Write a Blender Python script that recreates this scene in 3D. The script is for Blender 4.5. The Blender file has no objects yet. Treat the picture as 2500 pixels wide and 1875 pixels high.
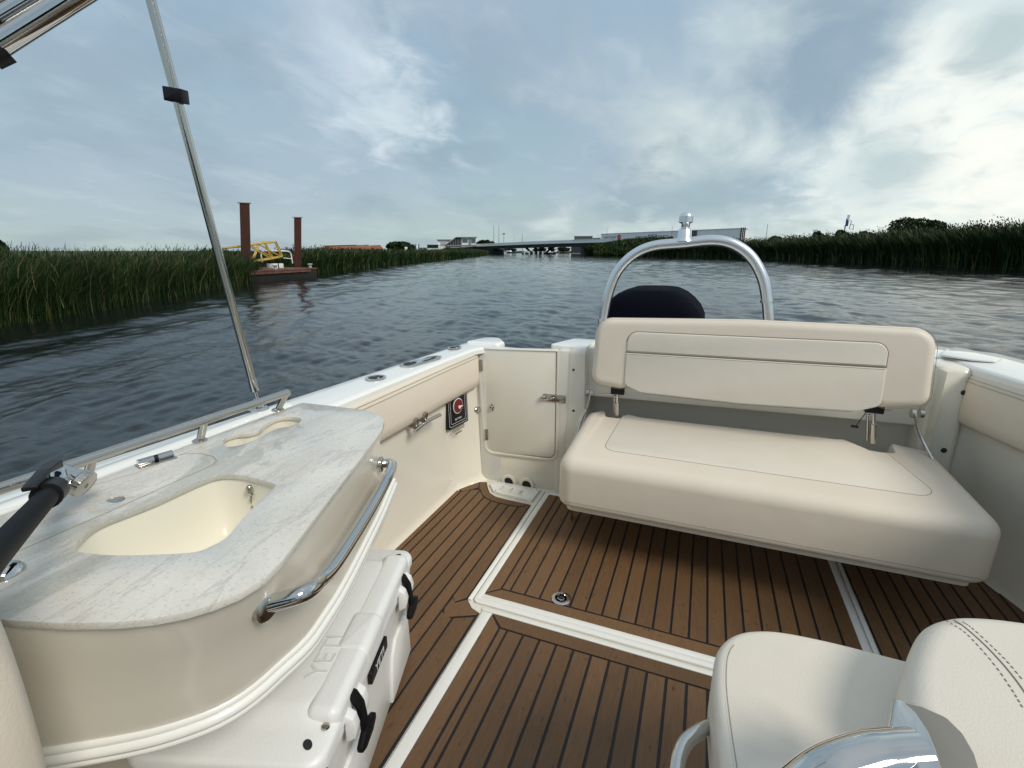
import bpy, bmesh, math, random
import numpy as np
from mathutils import Vector, Matrix
from mathutils.geometry import tessellate_polygon
random.seed(7); rng = np.random.default_rng(7)
S = bpy.context.scene
C = S.collection
R = math.radians
# ------------------------------------------------------------------ camera
F, EYE = 1180.0, Vector((0, 0, 1.3))
PITCH, YAW = R(15.421), R(21.371)
fw = Vector((-math.sin(YAW)*math.cos(PITCH), math.cos(YAW)*math.cos(PITCH), -math.sin(PITCH)))
rt = Vector((math.cos(YAW), math.sin(YAW), 0))
up = rt.cross(fw)
cd = bpy.data.cameras.new('camera'); cam = bpy.data.objects.new('camera', cd); C.objects.link(cam)
cam.matrix_world = Matrix((( rt.x, up.x, -fw.x, EYE.x), (rt.y, up.y, -fw.y, EYE.y), (rt.z, up.z, -fw.z, EYE.z), (0,0,0,1)))
cd.sensor_width = 36; cd.lens = 36*F/2500; cd.clip_start = .02; cd.clip_end = 9000
S.camera = cam
# ------------------------------------------------------------------ sky, sun, exposure
SUN_EL, SUN_AZ = 43, 113          # azimuth measured from +Y (aft) towards +X
def sky_world():
    w = bpy.data.worlds.new('World'); S.world = w; w.use_nodes = True
    nt = w.node_tree; nt.nodes.clear(); L = nt.links.new
    def N(t, **k):
        n = nt.nodes.new(t)
        for a, b in k.items(): setattr(n, a, b)
        return n
    def val(x, sock):
        if isinstance(x, (int, float)): sock.default_value = x
        elif isinstance(x, tuple): sock.default_value = x
        else: L(x, sock)
    def M(op, a, b=0.0, clamp=False):
        n = N('ShaderNodeMath', operation=op, use_clamp=clamp); val(a, n.inputs[0]); val(b, n.inputs[1]); return n.outputs[0]
    def mix(f, a, b):
        n = N('ShaderNodeMix', data_type='RGBA'); val(f, n.inputs[0]); val(a, n.inputs[6]); val(b, n.inputs[7]); return n.outputs[2]
    def rng_(x, a, b, c=0.0, d=1.0):
        n = N('ShaderNodeMapRange', interpolation_type='SMOOTHSTEP'); val(x, n.inputs[0])
        for i, v in enumerate((a, b, c, d)): n.inputs[i+1].default_value = v
        return n.outputs[0]
    tc = N('ShaderNodeTexCoord'); d = tc.outputs['Generated']
    sep = N('ShaderNodeSeparateXYZ'); L(d, sep.inputs[0]); z = sep.outputs[2]
    # cloud deck coordinates: direction projected on a flat layer overhead
    zz = M('ADD', M('MAXIMUM', z, 0.0), .26)
    dv = N('ShaderNodeVectorMath', operation='DIVIDE'); L(d, dv.inputs[0])
    cb = N('ShaderNodeCombineXYZ'); L(zz, cb.inputs[0]); L(zz, cb.inputs[1]); cb.inputs[2].default_value = 1e3
    L(cb.outputs[0], dv.inputs[1])
    def noise(scale, detail, rough, rot=0.0, sx=1.0, sy=1.0, off=(0,0,0), dist=0.0):
        mp = N('ShaderNodeMapping'); L(dv.outputs[0], mp.inputs[0])
        mp.inputs['Rotation'].default_value = (0, 0, rot); mp.inputs['Scale'].default_value = (sx, sy, 1); mp.inputs['Location'].default_value = off
        n = N('ShaderNodeTexNoise'); L(mp.outputs[0], n.inputs['Vector'])
        n.inputs['Scale'].default_value = scale; n.inputs['Detail'].default_value = detail; n.inputs['Roughness'].default_value = rough
        n.inputs['Distortion'].default_value = dist
        return n.outputs['Fac']
    def blob(px, py, r0, r1, nz, amt, col, b):
        v = (fw*F + rt*(px-1250) + up*(937.5-py)).normalized()
        dt = N('ShaderNodeVectorMath', operation='DOT_PRODUCT'); L(d, dt.inputs[0]); dt.inputs[1].default_value = v
        ang = M('ARCCOSINE', M('MINIMUM', dt.outputs['Value'], .99999))
        ang = M('ADD', ang, M('MULTIPLY', M('SUBTRACT', nz, .5), -(r1-r0)*2.4))
        m = M('SUBTRACT', 1.0, rng_(ang, r0, r1))
        return mix(M('MULTIPLY', m, amt), b, col)
    big = noise(.8, 4, .5, R(-35), 1.0, .6, (3.1, 1.7, 0), .2)
    mid = noise(1.7, 5, .50, R(-50), 1.0, .75, (7.3, .4, 0), .3)
    wisp = noise(2.6, 6, .55, R(-55), 1.0, .55, (2.3, 8.1, 0), .35)
    fine = noise(5.5, 7, .56, R(-40), 1.0, .8, (1.3, 5.2, 0), .4)
    base = mix(rng_(z, .0, .34), (.40, .54, .57, 1), (.36, .50, .62, 1))
    base = mix(rng_(z, .35, 1.0), base, (.66, .71, .74, 1))
    base = mix(M('MULTIPLY', rng_(z, .13, -.01), .5), base, (.55, .64, .60, 1))
    base = mix(M('MULTIPLY', rng_(big, .42, .60), .5), base, (.44, .53, .64, 1))
    base = mix(M('MULTIPLY', rng_(mid, .46, .66), .46), base, (.29, .385, .46, 1))
    base = mix(M('MULTIPLY', rng_(wisp, .46, .72), .18), base, (.60, .71, .78, 1))
    base = mix(M('MULTIPLY', rng_(fine, .50, .70), .22), base, (.62, .72, .78, 1))
    base = blob(2600, 430, R(4), R(44), mid, .85, (.84, .93, .90, 1), base)
    base = blob(2500, 120, R(2), R(24), fine, .5, (.72, .84, .86, 1), base)
    base = blob(2330, 300, R(1), R(12), fine, .75, (1.10, 1.13, 1.04, 1), base)
    base = blob(2480, 420, R(1), R(10), fine, .6, (1.10, 1.08, .98, 1), base)
    base = blob(960, 260, R(0), R(7), fine, .75, (.78, .88, .92, 1), base)
    base = blob(860, 170, R(0), R(7), wisp, .7, (.70, .80, .87, 1), base)
    base = blob(760, 60, R(0), R(8), wisp, .5, (.60, .70, .80, 1), base)
    base = blob(1080, 270, R(0), R(2.2), fine, .6, (.78, .88, .92, 1), base)
    base = blob(1590, 412, R(0), R(4.2), fine, .8, (.80, .86, .82, 1), base)
    base = blob(1555, 458, R(0), R(6), fine, .75, (.30, .42, .50, 1), base)
    base = blob(1730, 480, R(0), R(8), wisp, .6, (.31, .44, .50, 1), base)
    base = blob(1980, 150, R(0), R(11), wisp, .8, (.22, .34, .46, 1), base)
    base = blob(2180, 400, R(0), R(5), fine, .7, (.42, .56, .60, 1), base)
    base = blob(2450, 95, R(0), R(4), fine, .7, (.40, .54, .58, 1), base)
    sky = N('ShaderNodeTexSky', sky_type='NISHITA', sun_disc=False, sun_elevation=R(SUN_EL), sun_rotation=R(SUN_AZ))
    bgs = N('ShaderNodeBackground'); L(sky.outputs[0], bgs.inputs[0]); bgs.inputs[1].default_value = .10
    bgc = N('ShaderNodeBackground'); L(base, bgc.inputs[0]); bgc.inputs[1].default_value = .60
    ms = N('ShaderNodeMixShader'); ms.inputs[0].default_value = .95; L(bgs.outputs[0], ms.inputs[1]); L(bgc.outputs[0], ms.inputs[2])
    o = N('ShaderNodeOutputWorld'); L(ms.outputs[0], o.inputs[0])
sky_world()
sd = bpy.data.lights.new('sun', 'SUN'); sd.energy = 1.5; sd.angle = R(20); sd.color = (1, .93, .82)
sun = bpy.data.objects.new('sun', sd); C.objects.link(sun)
sv = Vector((math.sin(R(SUN_AZ))*math.cos(R(SUN_EL)), math.cos(R(SUN_AZ))*math.cos(R(SUN_EL)), math.sin(R(SUN_EL))))
sun.rotation_euler = sv.to_track_quat('Z', 'Y').to_euler(); sun.location = (0, 0, 30)
S.view_settings.view_transform = 'Standard'; S.view_settings.look = 'None'
S.view_settings.exposure = 0.68; S.view_settings.gamma = 1.0; S.view_settings.use_curve_mapping = False

# ------------------------------------------------------------------ materials
def mat(name, col, rough=.5, metal=0.0, bump=None, bump2=None, var=None, coat=0.0, spec=.5, ior=None):
    """bump=(scale, distance[, stretch xyz]); var=(scale, amount, colour2[, stretch])"""
    m = bpy.data.materials.new(name); m.use_nodes = True
    nt = m.node_tree; b = nt.nodes['Principled BSDF']; L = nt.links.new
    b.inputs['Base Color'].default_value = (*col, 1); b.inputs['Roughness'].default_value = rough
    b.inputs['Metallic'].default_value = metal; b.inputs['Coat Weight'].default_value = coat; b.inputs['Coat Roughness'].default_value = .08
    b.inputs['Specular IOR Level'].default_value = spec
    if ior: b.inputs['IOR'].default_value = ior
    g = nt.nodes.new('ShaderNodeNewGeometry')
    def nz(scale, st, det=6):
        mp = nt.nodes.new('ShaderNodeMapping'); L(g.outputs['Position'], mp.inputs[0]); mp.inputs['Scale'].default_value = st
        n = nt.nodes.new('ShaderNodeTexNoise'); L(mp.outputs[0], n.inputs['Vector']); n.inputs['Scale'].default_value = scale; n.inputs['Detail'].default_value = det
        return n
    if var:
        n = nz(var[0], var[3] if len(var) > 3 else (1,1,1))
        r = nt.nodes.new('ShaderNodeMapRange'); L(n.outputs['Fac'], r.inputs[0]); r.inputs[1].default_value = .35; r.inputs[2].default_value = .7; r.inputs[4].default_value = var[1]
        x = nt.nodes.new('ShaderNodeMix'); x.data_type = 'RGBA'; L(r.outputs[0], x.inputs[0]); x.inputs[6].default_value = (*col, 1); x.inputs[7].default_value = (*var[2], 1)
        L(x.outputs[2], b.inputs['Base Color'])
    if bump:
        n = nz(bump[0], bump[2] if len(bump) > 2 else (1,1,1), 4)
        bp = nt.nodes.new('ShaderNodeBump'); L(n.outputs['Fac'], bp.inputs['Height']); bp.inputs['Distance'].default_value = bump[1]; bp.inputs['Strength'].default_value = 1
        L(bp.outputs[0], b.inputs['Normal'])
        if bump2:
            n2 = nz(bump2[0], (1, 1, 1), 2); b3 = nt.nodes.new('ShaderNodeBump'); L(n2.outputs['Fac'], b3.inputs['Height']); b3.inputs['Distance'].default_value = bump2[1]; L(bp.outputs[0], b3.inputs['Normal']); L(b3.outputs[0], b.inputs['Normal'])
    return m
GEL = mat('gelcoat_cream', (.78, .745, .645), .22, bump=(9, .0006), var=(3, .35, (.74, .70, .60)), coat=.3)
GELW = mat('gelcoat_white', (.84, .84, .80), .2, bump=(7, .0004), coat=.4)
NSKID = mat('nonskid_cream', (.76, .73, .64), .5, bump=(260, .002))
VINYL = mat('vinyl_cream', (.74, .662, .555), .48, bump=(300, .0006), bump2=(5, .004), var=(5, .4, (.70, .62, .51)), spec=.35)
VINYLW = mat('vinyl_pale', (.735, .675, .585), .48, bump=(300, .0006), bump2=(6, .0035), var=(6, .4, (.66, .615, .50)), spec=.35)
SEAM = mat('seam_shade_and_thread', (.24, .22, .17), .7)  # stitching thread; elsewhere a dark line painted for shade in seam grooves
CAULK = mat('caulk_black', (.010, .011, .014), .55)
CHROME = mat('polished_steel', (.60, .60, .59), .05, 1.0)
STEEL = mat('brushed_steel', (.52, .50, .46), .16, 1.0)
ALU = mat('anodised_aluminium', (.80, .82, .84), .28, 1.0, bump=(300, .0002))
BLACKP = mat('black_plastic', (.007, .007, .009), .42, spec=.3)
RUBBER = mat('black_rubber', (.006, .006, .007), .6, spec=.15)
ENGINE = mat('engine_cover_black', (.004, .005, .009), .8, bump=(350, .0008), spec=.04)
WHITEP = mat('cooler_white_plastic', (.78, .79, .78), .36, bump=(160, .0006))
SINK = mat('sink_cream', (.78, .745, .63), .28)
HOLE = mat('recess_shade_and_black', (.02, .02, .022), .6)  # black put in for shade inside holes and gaps; also plain dark parts
RED = mat('dial_red', (.16, .006, .010), .3)
PRINT = mat('print_white', (.75, .75, .75), .5)
PRINTD = mat('print_dark', (.03, .03, .03), .5)
RUST = mat('rusty_steel', (.060, .013, .004), .8, bump=(6, .01), var=(1.6, .9, (.024, .008, .004), (1, 1, .35)))
RUSTD = mat('rusty_deck', (.10, .034, .022), .8, bump=(5, .01), var=(2.5, .8, (.20, .11, .075)))
YEL = mat('worn_yellow_paint', (.62, .43, .07), .5, var=(5, .8, (.30, .16, .05)))
TAR = mat('wet_hull_black', (.006, .006, .005), .6, var=(3, .7, (.02, .016, .008)))
MUD = mat('bank_soil', (.010, .012, .006), .9, bump=(3, .05), var=(2, .8, (.035, .045, .015)))
FIELD = mat('meadow', (.045, .07, .02), .9, var=(.05, .8, (.06, .075, .03)))
CONC = mat('concrete', (.42, .42, .40), .8, var=(.3, .5, (.32, .32, .31)))
BRW = mat('bridge_white_paint', (.90, .91, .91), .5)
DARK = mat('dark_grey_cladding', (.025, .028, .036), .6)
GLASS = mat('window_glass', (.06, .10, .12), .06, spec=.8)
CLADW = mat('white_cladding', (.86, .87, .88), .5, var=(.08, .3, (.78, .80, .82)))
TILE = mat('roof_tile_red', (.36, .15, .10), .8, var=(.5, .6, (.27, .11, .08)))
BRICKM = mat('brick_wall', (.28, .15, .10), .8)
GREYP = mat('grey_metal_pole', (.22, .22, .22), .5)
BLUE = mat('sign_blue', (.03, .06, .20), .4)

def teak():
    m = mat('teak', (.22, .105, .048), .58)
    nt = m.node_tree; L = nt.links.new; b = nt.nodes['Principled BSDF']
    g = nt.nodes.new('ShaderNodeNewGeometry'); oi = nt.nodes.new('ShaderNodeObjectInfo')
    ad = nt.nodes.new('ShaderNodeVectorMath'); ad.operation = 'MULTIPLY_ADD'
    cb = nt.nodes.new('ShaderNodeCombineXYZ')
    for i in range(3): L(oi.outputs['Random'], cb.inputs[i])
    L(cb.outputs[0], ad.inputs[0]); ad.inputs[1].default_value = (37, 51, 11); L(g.outputs['Position'], ad.inputs[2])
    def nz(sc, st, det, ro):
        mp = nt.nodes.new('ShaderNodeMapping'); L(ad.outputs[0], mp.inputs[0]); mp.inputs['Scale'].default_value = st
        n = nt.nodes.new('ShaderNodeTexNoise'); L(mp.outputs[0], n.inputs['Vector']); n.inputs['Scale'].default_value = sc
        n.inputs['Detail'].default_value = det; n.inputs['Roughness'].default_value = ro; n.inputs['Distortion'].default_value = .4; return n.outputs['Fac']
    grain = nz(30, (5, .55, 1), 6, .65); blotch = nz(5, (1.5, .8, 1), 3, .5); speck = nz(70, (1, .45, 1), 2, .4)
    def mx(f, a, bb):
        x = nt.nodes.new('ShaderNodeMix'); x.data_type = 'RGBA'
        for s, v in ((0, f), (6, a), (7, bb)):
            if isinstance(v, tuple): x.inputs[s].default_value = v
            else: L(v, x.inputs[s])
        return x.outputs[2]
    def mr(s, a, b2, c, d2):
        r = nt.nodes.new('ShaderNodeMapRange'); L(s, r.inputs[0])
        for i, v in enumerate((a, b2, c, d2)): r.inputs[i+1].default_value = v
        return r.outputs[0]
    c = mx(mr(grain, .2, .85, 0, 1), (.185, .101, .045, 1), (.110, .057, .024, 1))
    c = mx(mr(blotch, .4, .75, 0, .55), c, (.125, .068, .032, 1))
    c = mx(mr(speck, .66, .78, 0, .75), c, (.055, .022, .010, 1))
    hs = nt.nodes.new('ShaderNodeHueSaturation'); L(c, hs.inputs['Color']); L(mr(oi.outputs['Random'], 0, 1, .84, 1.14), hs.inputs['Value'])
    L(hs.outputs[0], b.inputs['Base Color'])
    bp = nt.nodes.new('ShaderNodeBump'); L(grain, bp.inputs['Height']); bp.inputs['Distance'].default_value = .0012; L(bp.outputs[0], b.inputs['Normal'])
    return m
TEAK = teak()
def marble():
    m = mat('veined_stone', (.6, .62, .6), .18, coat=.2)
    nt = m.node_tree; L = nt.links.new; b = nt.nodes['Principled BSDF']
    g = nt.nodes.new('ShaderNodeNewGeometry')
    def nz(sc, st, rot, det, ro, di):
        mp = nt.nodes.new('ShaderNodeMapping'); L(g.outputs['Position'], mp.inputs[0]); mp.inputs['Scale'].default_value = st; mp.inputs['Rotation'].default_value = (0, 0, rot)
        n = nt.nodes.new('ShaderNodeTexNoise'); L(mp.outputs[0], n.inputs['Vector']); n.inputs['Scale'].default_value = sc
        n.inputs['Detail'].default_value = det; n.inputs['Roughness'].default_value = ro; n.inputs['Distortion'].default_value = di; return n.outputs['Fac']
    def mr(s, a, b2, c, d2):
        r = nt.nodes.new('ShaderNodeMapRange'); L(s, r.inputs[0])
        for i, v in enumerate((a, b2, c, d2)): r.inputs[i+1].default_value = v
        return r.outputs[0]
    def mx(f, a, bb):
        x = nt.nodes.new('ShaderNodeMix'); x.data_type = 'RGBA'; L(f, x.inputs[0])
        for s, v in ((6, a), (7, bb)):
            if isinstance(v, tuple): x.inputs[s].default_value = v
            else: L(v, x.inputs[s])
        return x.outputs[2]
    cloud = nz(5, (1, .35, 1), R(20), 5, .6, .8); grit = nz(210, (1, 1, 1), 0, 4, .75, 0); patch = nz(2.6, (1, .6, 1), R(35), 5, .6, 1.5); vein = nz(7, (1, .25, 1), R(18), 8, .62, 1.6)
    c = mx(mr(cloud, .35, .65, 0, 1), (.70, .675, .61, 1), (.58, .55, .495, 1))
    c = mx(mr(patch, .58, .61, 0, .8), c, (.44, .44, .39, 1))
    ab = nt.nodes.new('ShaderNodeMath'); ab.operation = 'ABSOLUTE'; sb = nt.nodes.new('ShaderNodeMath'); sb.operation = 'SUBTRACT'; L(vein, sb.inputs[0]); sb.inputs[1].default_value = .5; L(sb.outputs[0], ab.inputs[0])
    c = mx(mr(ab.outputs[0], .0, .022, .5, 0), c, (.40, .385, .37, 1))
    c = mx(mr(grit, .56, .68, 0, .8), c, (.33, .34, .31, 1))
    c = mx(mr(grit, .42, .30, 0, .5), c, (.76, .79, .77, 1))
    L(c, b.inputs['Base Color'])
    return m
STONE = marble()
def leafmat(name, c1, c2, c3, rough=.6):
    m = bpy.data.materials.new(name); m.use_nodes = True; nt = m.node_tree; L = nt.links.new; b = nt.nodes['Principled BSDF']
    a = nt.nodes.new('ShaderNodeAttribute'); a.attribute_name = 'tone'
    cr = nt.nodes.new('ShaderNodeValToRGB'); L(a.outputs['Fac'], cr.inputs[0])
    cr.color_ramp.elements[0].color = (*c1, 1); cr.color_ramp.elements[1].color = (*c3, 1); e = cr.color_ramp.elements.new(.6); e.color = (*c2, 1)
    L(cr.outputs[0], b.inputs['Base Color']); b.inputs['Roughness'].default_value = rough; b.inputs['Specular IOR Level'].default_value = .25
    return m
REEDM = leafmat('reed_leaf', (.003, .012, .002), (.012, .040, .0045), (.12, .115, .045))
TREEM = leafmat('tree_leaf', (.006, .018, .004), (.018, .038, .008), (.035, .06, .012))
BARK = mat('bark', (.06, .045, .03), .9)
def watermat():
    m = bpy.data.materials.new('river_water'); m.use_nodes = True; nt = m.node_tree; L = nt.links.new; b = nt.nodes['Principled BSDF']
    b.inputs['Base Color'].default_value = (.006, .009, .0088, 1); b.inputs['Roughness'].default_value = .04; b.inputs['IOR'].default_value = 1.38
    g = nt.nodes.new('ShaderNodeNewGeometry')
    def nz(sc, st, rot, det, ro, di):
        mp = nt.nodes.new('ShaderNodeMapping'); L(g.outputs['Position'], mp.inputs[0]); mp.inputs['Scale'].default_value = st; mp.inputs['Rotation'].default_value = (0, 0, rot)
        n = nt.nodes.new('ShaderNodeTexNoise'); L(mp.outputs[0], n.inputs['Vector']); n.inputs['Scale'].default_value = sc
        n.inputs['Detail'].default_value = det; n.inputs['Roughness'].default_value = ro; n.inputs['Distortion'].default_value = di; return n.outputs['Fac']
    c = nz(6.5, (.5, 1, 1), R(-20), 6, .66, .3); e = nz(.10, (1, 1, 1), 0, 2, .5, 0)
    b2 = nt.nodes.new('ShaderNodeBump'); L(c, b2.inputs['Height']); b2.inputs['Distance'].default_value = .013
    r = nt.nodes.new('ShaderNodeMapRange'); L(e, r.inputs[0]); r.inputs[1].default_value = .35; r.inputs[2].default_value = .65; r.inputs[3].default_value = .5; r.inputs[4].default_value = 1.0
    L(r.outputs[0], b2.inputs['Strength'])
    L(b2.outputs[0], b.inputs['Normal'])
    return m
WATER = watermat()

# ------------------------------------------------------------------ building helpers
def tag(o, label=None, cat=None, group=None, kind=None):
    if label: o['label'] = label
    if cat: o['category'] = cat
    if group: o['group'] = group
    if kind: o['kind'] = kind
    return o
def empty(name, loc, label, cat, group=None):
    o = bpy.data.objects.new(name, None); C.objects.link(o); o.location = loc; o.empty_display_size = .1
    return tag(o, label, cat, group)
def adopt(o, parent):
    if parent:
        o.parent = parent
        if parent.type == 'EMPTY': o.matrix_parent_inverse = Matrix.Translation(parent.location).inverted()
    return o
class MB:
    def __init__(s): s.v = []; s.f = []; s.sm = []
    def add(s, vs, fs, M=None, smooth=False):
        n = len(s.v)
        for p in vs:
            p = Vector(p); s.v.append(tuple(M @ p) if M else tuple(p))
        s.f += [tuple(i+n for i in f) for f in fs]; s.sm += [smooth]*len(fs)
    def box(s, x0, x1, y0, y1, z0, z1, M=None):
        s.add([(x, y, z) for z in (z0, z1) for y in (y0, y1) for x in (x0, x1)],
              [(0,2,3,1), (4,5,7,6), (0,1,5,4), (1,3,7,5), (3,2,6,7), (2,0,4,6)], M)
    def tube(s, pts, r, seg=12, M=None, cap=True):
        pts = [Vector(p) for p in pts]; n = len(pts)
        rr = r if isinstance(r, (list, tuple)) else [r]*n
        vs = []; fs = []; T = []
        for i in range(n): T.append((pts[min(i+1, n-1)]-pts[max(i-1, 0)]).normalized())
        u = T[0].orthogonal().normalized()
        for i in range(n):
            u = (u - T[i]*u.dot(T[i])).normalized(); w = T[i].cross(u)
            for k in range(seg):
                a = 2*math.pi*k/seg; vs.append(pts[i]+(u*math.cos(a)+w*math.sin(a))*rr[i])
        for i in range(n-1):
            for k in range(seg):
                k2 = (k+1) % seg; fs.append((i*seg+k, i*seg+k2, (i+1)*seg+k2, (i+1)*seg+k))
        s.add(vs, fs, M, True)
        if cap:
            s.add(vs[:seg], [tuple(range(seg))[::-1]], M); s.add(vs[-seg:], [tuple(range(seg))], M)
    def lathe(s, prof, seg=24, M=None):
        vs = []; fs = []; n = len(prof)
        for r, z in prof:
            for k in range(seg):
                a = 2*math.pi*k/seg; vs.append((r*math.cos(a), r*math.sin(a), z))
        for i in range(n-1):
            for k in range(seg):
                k2 = (k+1) % seg; fs.append((i*seg+k, i*seg+k2, (i+1)*seg+k2, (i+1)*seg+k))
        s.add(vs, fs, M, True)
        if prof[-1][0] > 1e-4: s.add(vs[-seg:], [tuple(range(seg))], M)
        if prof[0][0] > 1e-4: s.add(vs[:seg], [tuple(range(seg))[::-1]], M)
    def loft(s, rings, M=None, smooth=True, closed=True, caps=True):
        n = len(rings[0]); vs = [p for r in rings for p in r]; fs = []
        for i in range(len(rings)-1):
            for k in range(n if closed else n-1):
                k2 = (k+1) % n; fs.append((i*n+k, i*n+k2, (i+1)*n+k2, (i+1)*n+k))
        s.add(vs, fs, M, smooth)
        if caps and closed:
            s.add(rings[0], [tuple(range(n))[::-1]], M); s.add(rings[-1], [tuple(range(n))], M)
    def slab(s, out, h0, h1, rt_=0.0, rb=0.0, n=5, M=None, crown=0.0, smooth=True, fac=None):
        inset3 = (lambda o, d, h: [(x, y, h) for x, y in inset(o, d, fac)])
        rings = []
        if rb > 0:
            rings = [inset3(out, rb*(1-math.sin(math.pi/2*k/n)), h0+rb*(1-math.cos(math.pi/2*k/n))) for k in range(n+1)]
        else: rings.append(inset3(out, 0, h0))
        if rt_ > 0: rings += [inset3(out, rt_*(1-math.cos(math.pi/2*k/n)), h1-rt_*(1-math.sin(math.pi/2*k/n))) for k in range(n+1)]
        else: rings.append(inset3(out, 0, h1))
        if crown > 0:
            for k, q in enumerate((.01, .03, .06, .10)): rings.append(inset3(out, rt_+q, h1+crown*(1-(1-(k+1)/4)**2)))
        s.loft(rings, M, smooth)
    def prism(s, out, h0, h1, holes=(), M=None):
        """flat plate with holes"""
        polys = [list(out)] + [list(h) for h in holes]
        flat = [Vector((x, y, 0)) for p in polys for x, y in p]
        tri = tessellate_polygon([[Vector((x, y, 0)) for x, y in p] for p in polys])
        n = len(flat); fs = []
        for a, b, c in tri:
            if (flat[b]-flat[a]).cross(flat[c]-flat[a]).z < 0: b, c = c, b
            fs.append((n+a, n+b, n+c)); fs.append((a, c, b))
        o = 0
        for j, p in enumerate(polys):
            k = len(p); ar = sum(p[i][0]*p[(i+1) % k][1]-p[(i+1) % k][0]*p[i][1] for i in range(k))
            for i in range(k):
                i2 = (i+1) % k; q = (o+i, o+i2, n+o+i2, n+o+i)
                if (ar < 0) != (j > 0): q = q[::-1]
                fs.append(q)
            o += k
        s.add([(v.x, v.y, h0) for v in flat]+[(v.x, v.y, h1) for v in flat], fs, M)
    def build(s, name, m, parent=None, bevel=0.0, bseg=2):
        me = bpy.data.meshes.new(name); me.from_pydata(s.v, [], s.f); me.polygons.foreach_set('use_smooth', s.sm)
        bm = bmesh.new(); bm.from_mesh(me)
        bmesh.ops.remove_doubles(bm, verts=bm.verts, dist=1e-5)
        if bevel > 0:
            bmesh.ops.dissolve_limit(bm, angle_limit=.004, verts=bm.verts, edges=[e for e in bm.edges if not e.smooth or not any(f.smooth for f in e.link_faces)])
            es = [e for e in bm.edges if len(e.link_faces) == 2 and e.calc_face_angle(0) > R(35)]
            res = bmesh.ops.bevel(bm, geom=es, offset=bevel, segments=bseg, profile=.5, affect='EDGES', clamp_overlap=True)
            for f in bm.faces: f.smooth = f.calc_area()/max(e.calc_length() for e in f.edges) < bevel*1.3
        bmesh.ops.recalc_face_normals(bm, faces=bm.faces)
        bm.to_mesh(me); bm.free()
        try: me.set_sharp_from_angle(angle=R(42))
        except Exception: pass
        me.materials.append(m)
        o = bpy.data.objects.new(name, me); C.objects.link(o)
        adopt(o, parent)
        return o
def inset(out, d, fac=None):
    n = len(out); r = []
    if d == 0: return list(out)
    for i in range(n):
        p, q, t = Vector(out[i-1]), Vector(out[i]), Vector(out[(i+1) % n])
        a = (q-p); b = (t-q)
        if a.length < 1e-9 or b.length < 1e-9: r.append(tuple(q)); continue
        a.normalize(); b.normalize()
        na, nb = Vector((-a.y, a.x)), Vector((-b.y, b.x)); m = na+nb
        if m.length < 1e-6: m = na
        m = m/m.length; c = max(.5, m.dot(na)); r.append(tuple(q+m*(d*(fac[i] if fac else 1))/c))
    return r
def inset3(out, d, h): return [(x, y, h) for x, y in inset(out, d)]
def rpoly(pts, seg=6):
    """pts: (x, y, r) counter-clockwise -> polyline with filleted corners"""
    out = []; n = len(pts)
    for i in range(n):
        p, q, t = Vector(pts[i-1][:2]), Vector(pts[i][:2]), Vector(pts[(i+1) % n][:2]); r = pts[i][2] if len(pts[i]) > 2 else 0
        if r <= 0: out.append(tuple(q)); continue
        a = (p-q).normalized(); b = (t-q).normalized(); ang = a.angle(b); d = r/math.tan(ang/2)
        d = min(d, (p-q).length*.49, (t-q).length*.49); r2 = d*math.tan(ang/2)
        c = q+(a+b).normalized()*(r2/math.sin(ang/2)); s0 = (q+a*d)-c; s1 = (q+b*d)-c
        a0 = math.atan2(s0.y, s0.x); da = math.atan2(s1.y, s1.x)-a0
        while da > math.pi: da -= 2*math.pi
        while da < -math.pi: da += 2*math.pi
        for k in range(seg+1): out.append((c.x+r2*math.cos(a0+da*k/seg), c.y+r2*math.sin(a0+da*k/seg)))
    return out
def rect(x0, x1, y0, y1, r=0, seg=6): return rpoly([(x0, y0, r), (x1, y0, r), (x1, y1, r), (x0, y1, r)], seg)
def smooth_path(pts, n=8):
    pts = [Vector(p) for p in pts]; P = [pts[0]*2-pts[1]]+pts+[pts[-1]*2-pts[-2]]; o = []
    for i in range(1, len(P)-2):
        a, b, c, d = P[i-1:i+3]
        for k in range(n):
            t = k/n; o.append(.5*((2*b)+(c-a)*t+(2*a-5*b+4*c-d)*t*t+(3*b-a-3*c+d)*t**3))
    return o+[pts[-1]]
def fillet3(pts, r, seg=6):
    pts = [Vector(p) for p in pts]; o = [pts[0]]
    for i in range(1, len(pts)-1):
        a, q, b = pts[i-1], pts[i], pts[i+1]; u = (a-q); v = (b-q); d = min(r, u.length*.48, v.length*.48); s = q+u.normalized()*d; e = q+v.normalized()*d
        for k in range(seg+1): t = k/seg; o.append(s*(1-t)**2+q*2*t*(1-t)+e*t*t)
    return o+[pts[-1]]
def at(px, py, z=None, Y=None, X=None, dist=None):
    """a sight line of the photograph met with a real plane (height z, station Y, side X) or distance"""
    d = fw*F+rt*(px-1250)+up*(937.5-py)
    if z is not None: t = (z-EYE.z)/d.z
    elif Y is not None: t = (Y-EYE.y)/d.y
    elif X is not None: t = (X-EYE.x)/d.x
    else: t = dist/math.hypot(d.x, d.y)
    return EYE+d*t
K = 2500/2212
def frame(o, x, y, z=None):
    x = Vector(x).normalized(); y = Vector(y); y = (y-x*y.dot(x)).normalized(); z = x.cross(y); o = Vector(o)
    return Matrix(((x.x, y.x, z.x, o.x), (x.y, y.y, z.y, o.y), (x.z, y.z, z.z, o.z), (0, 0, 0, 1)))
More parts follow.
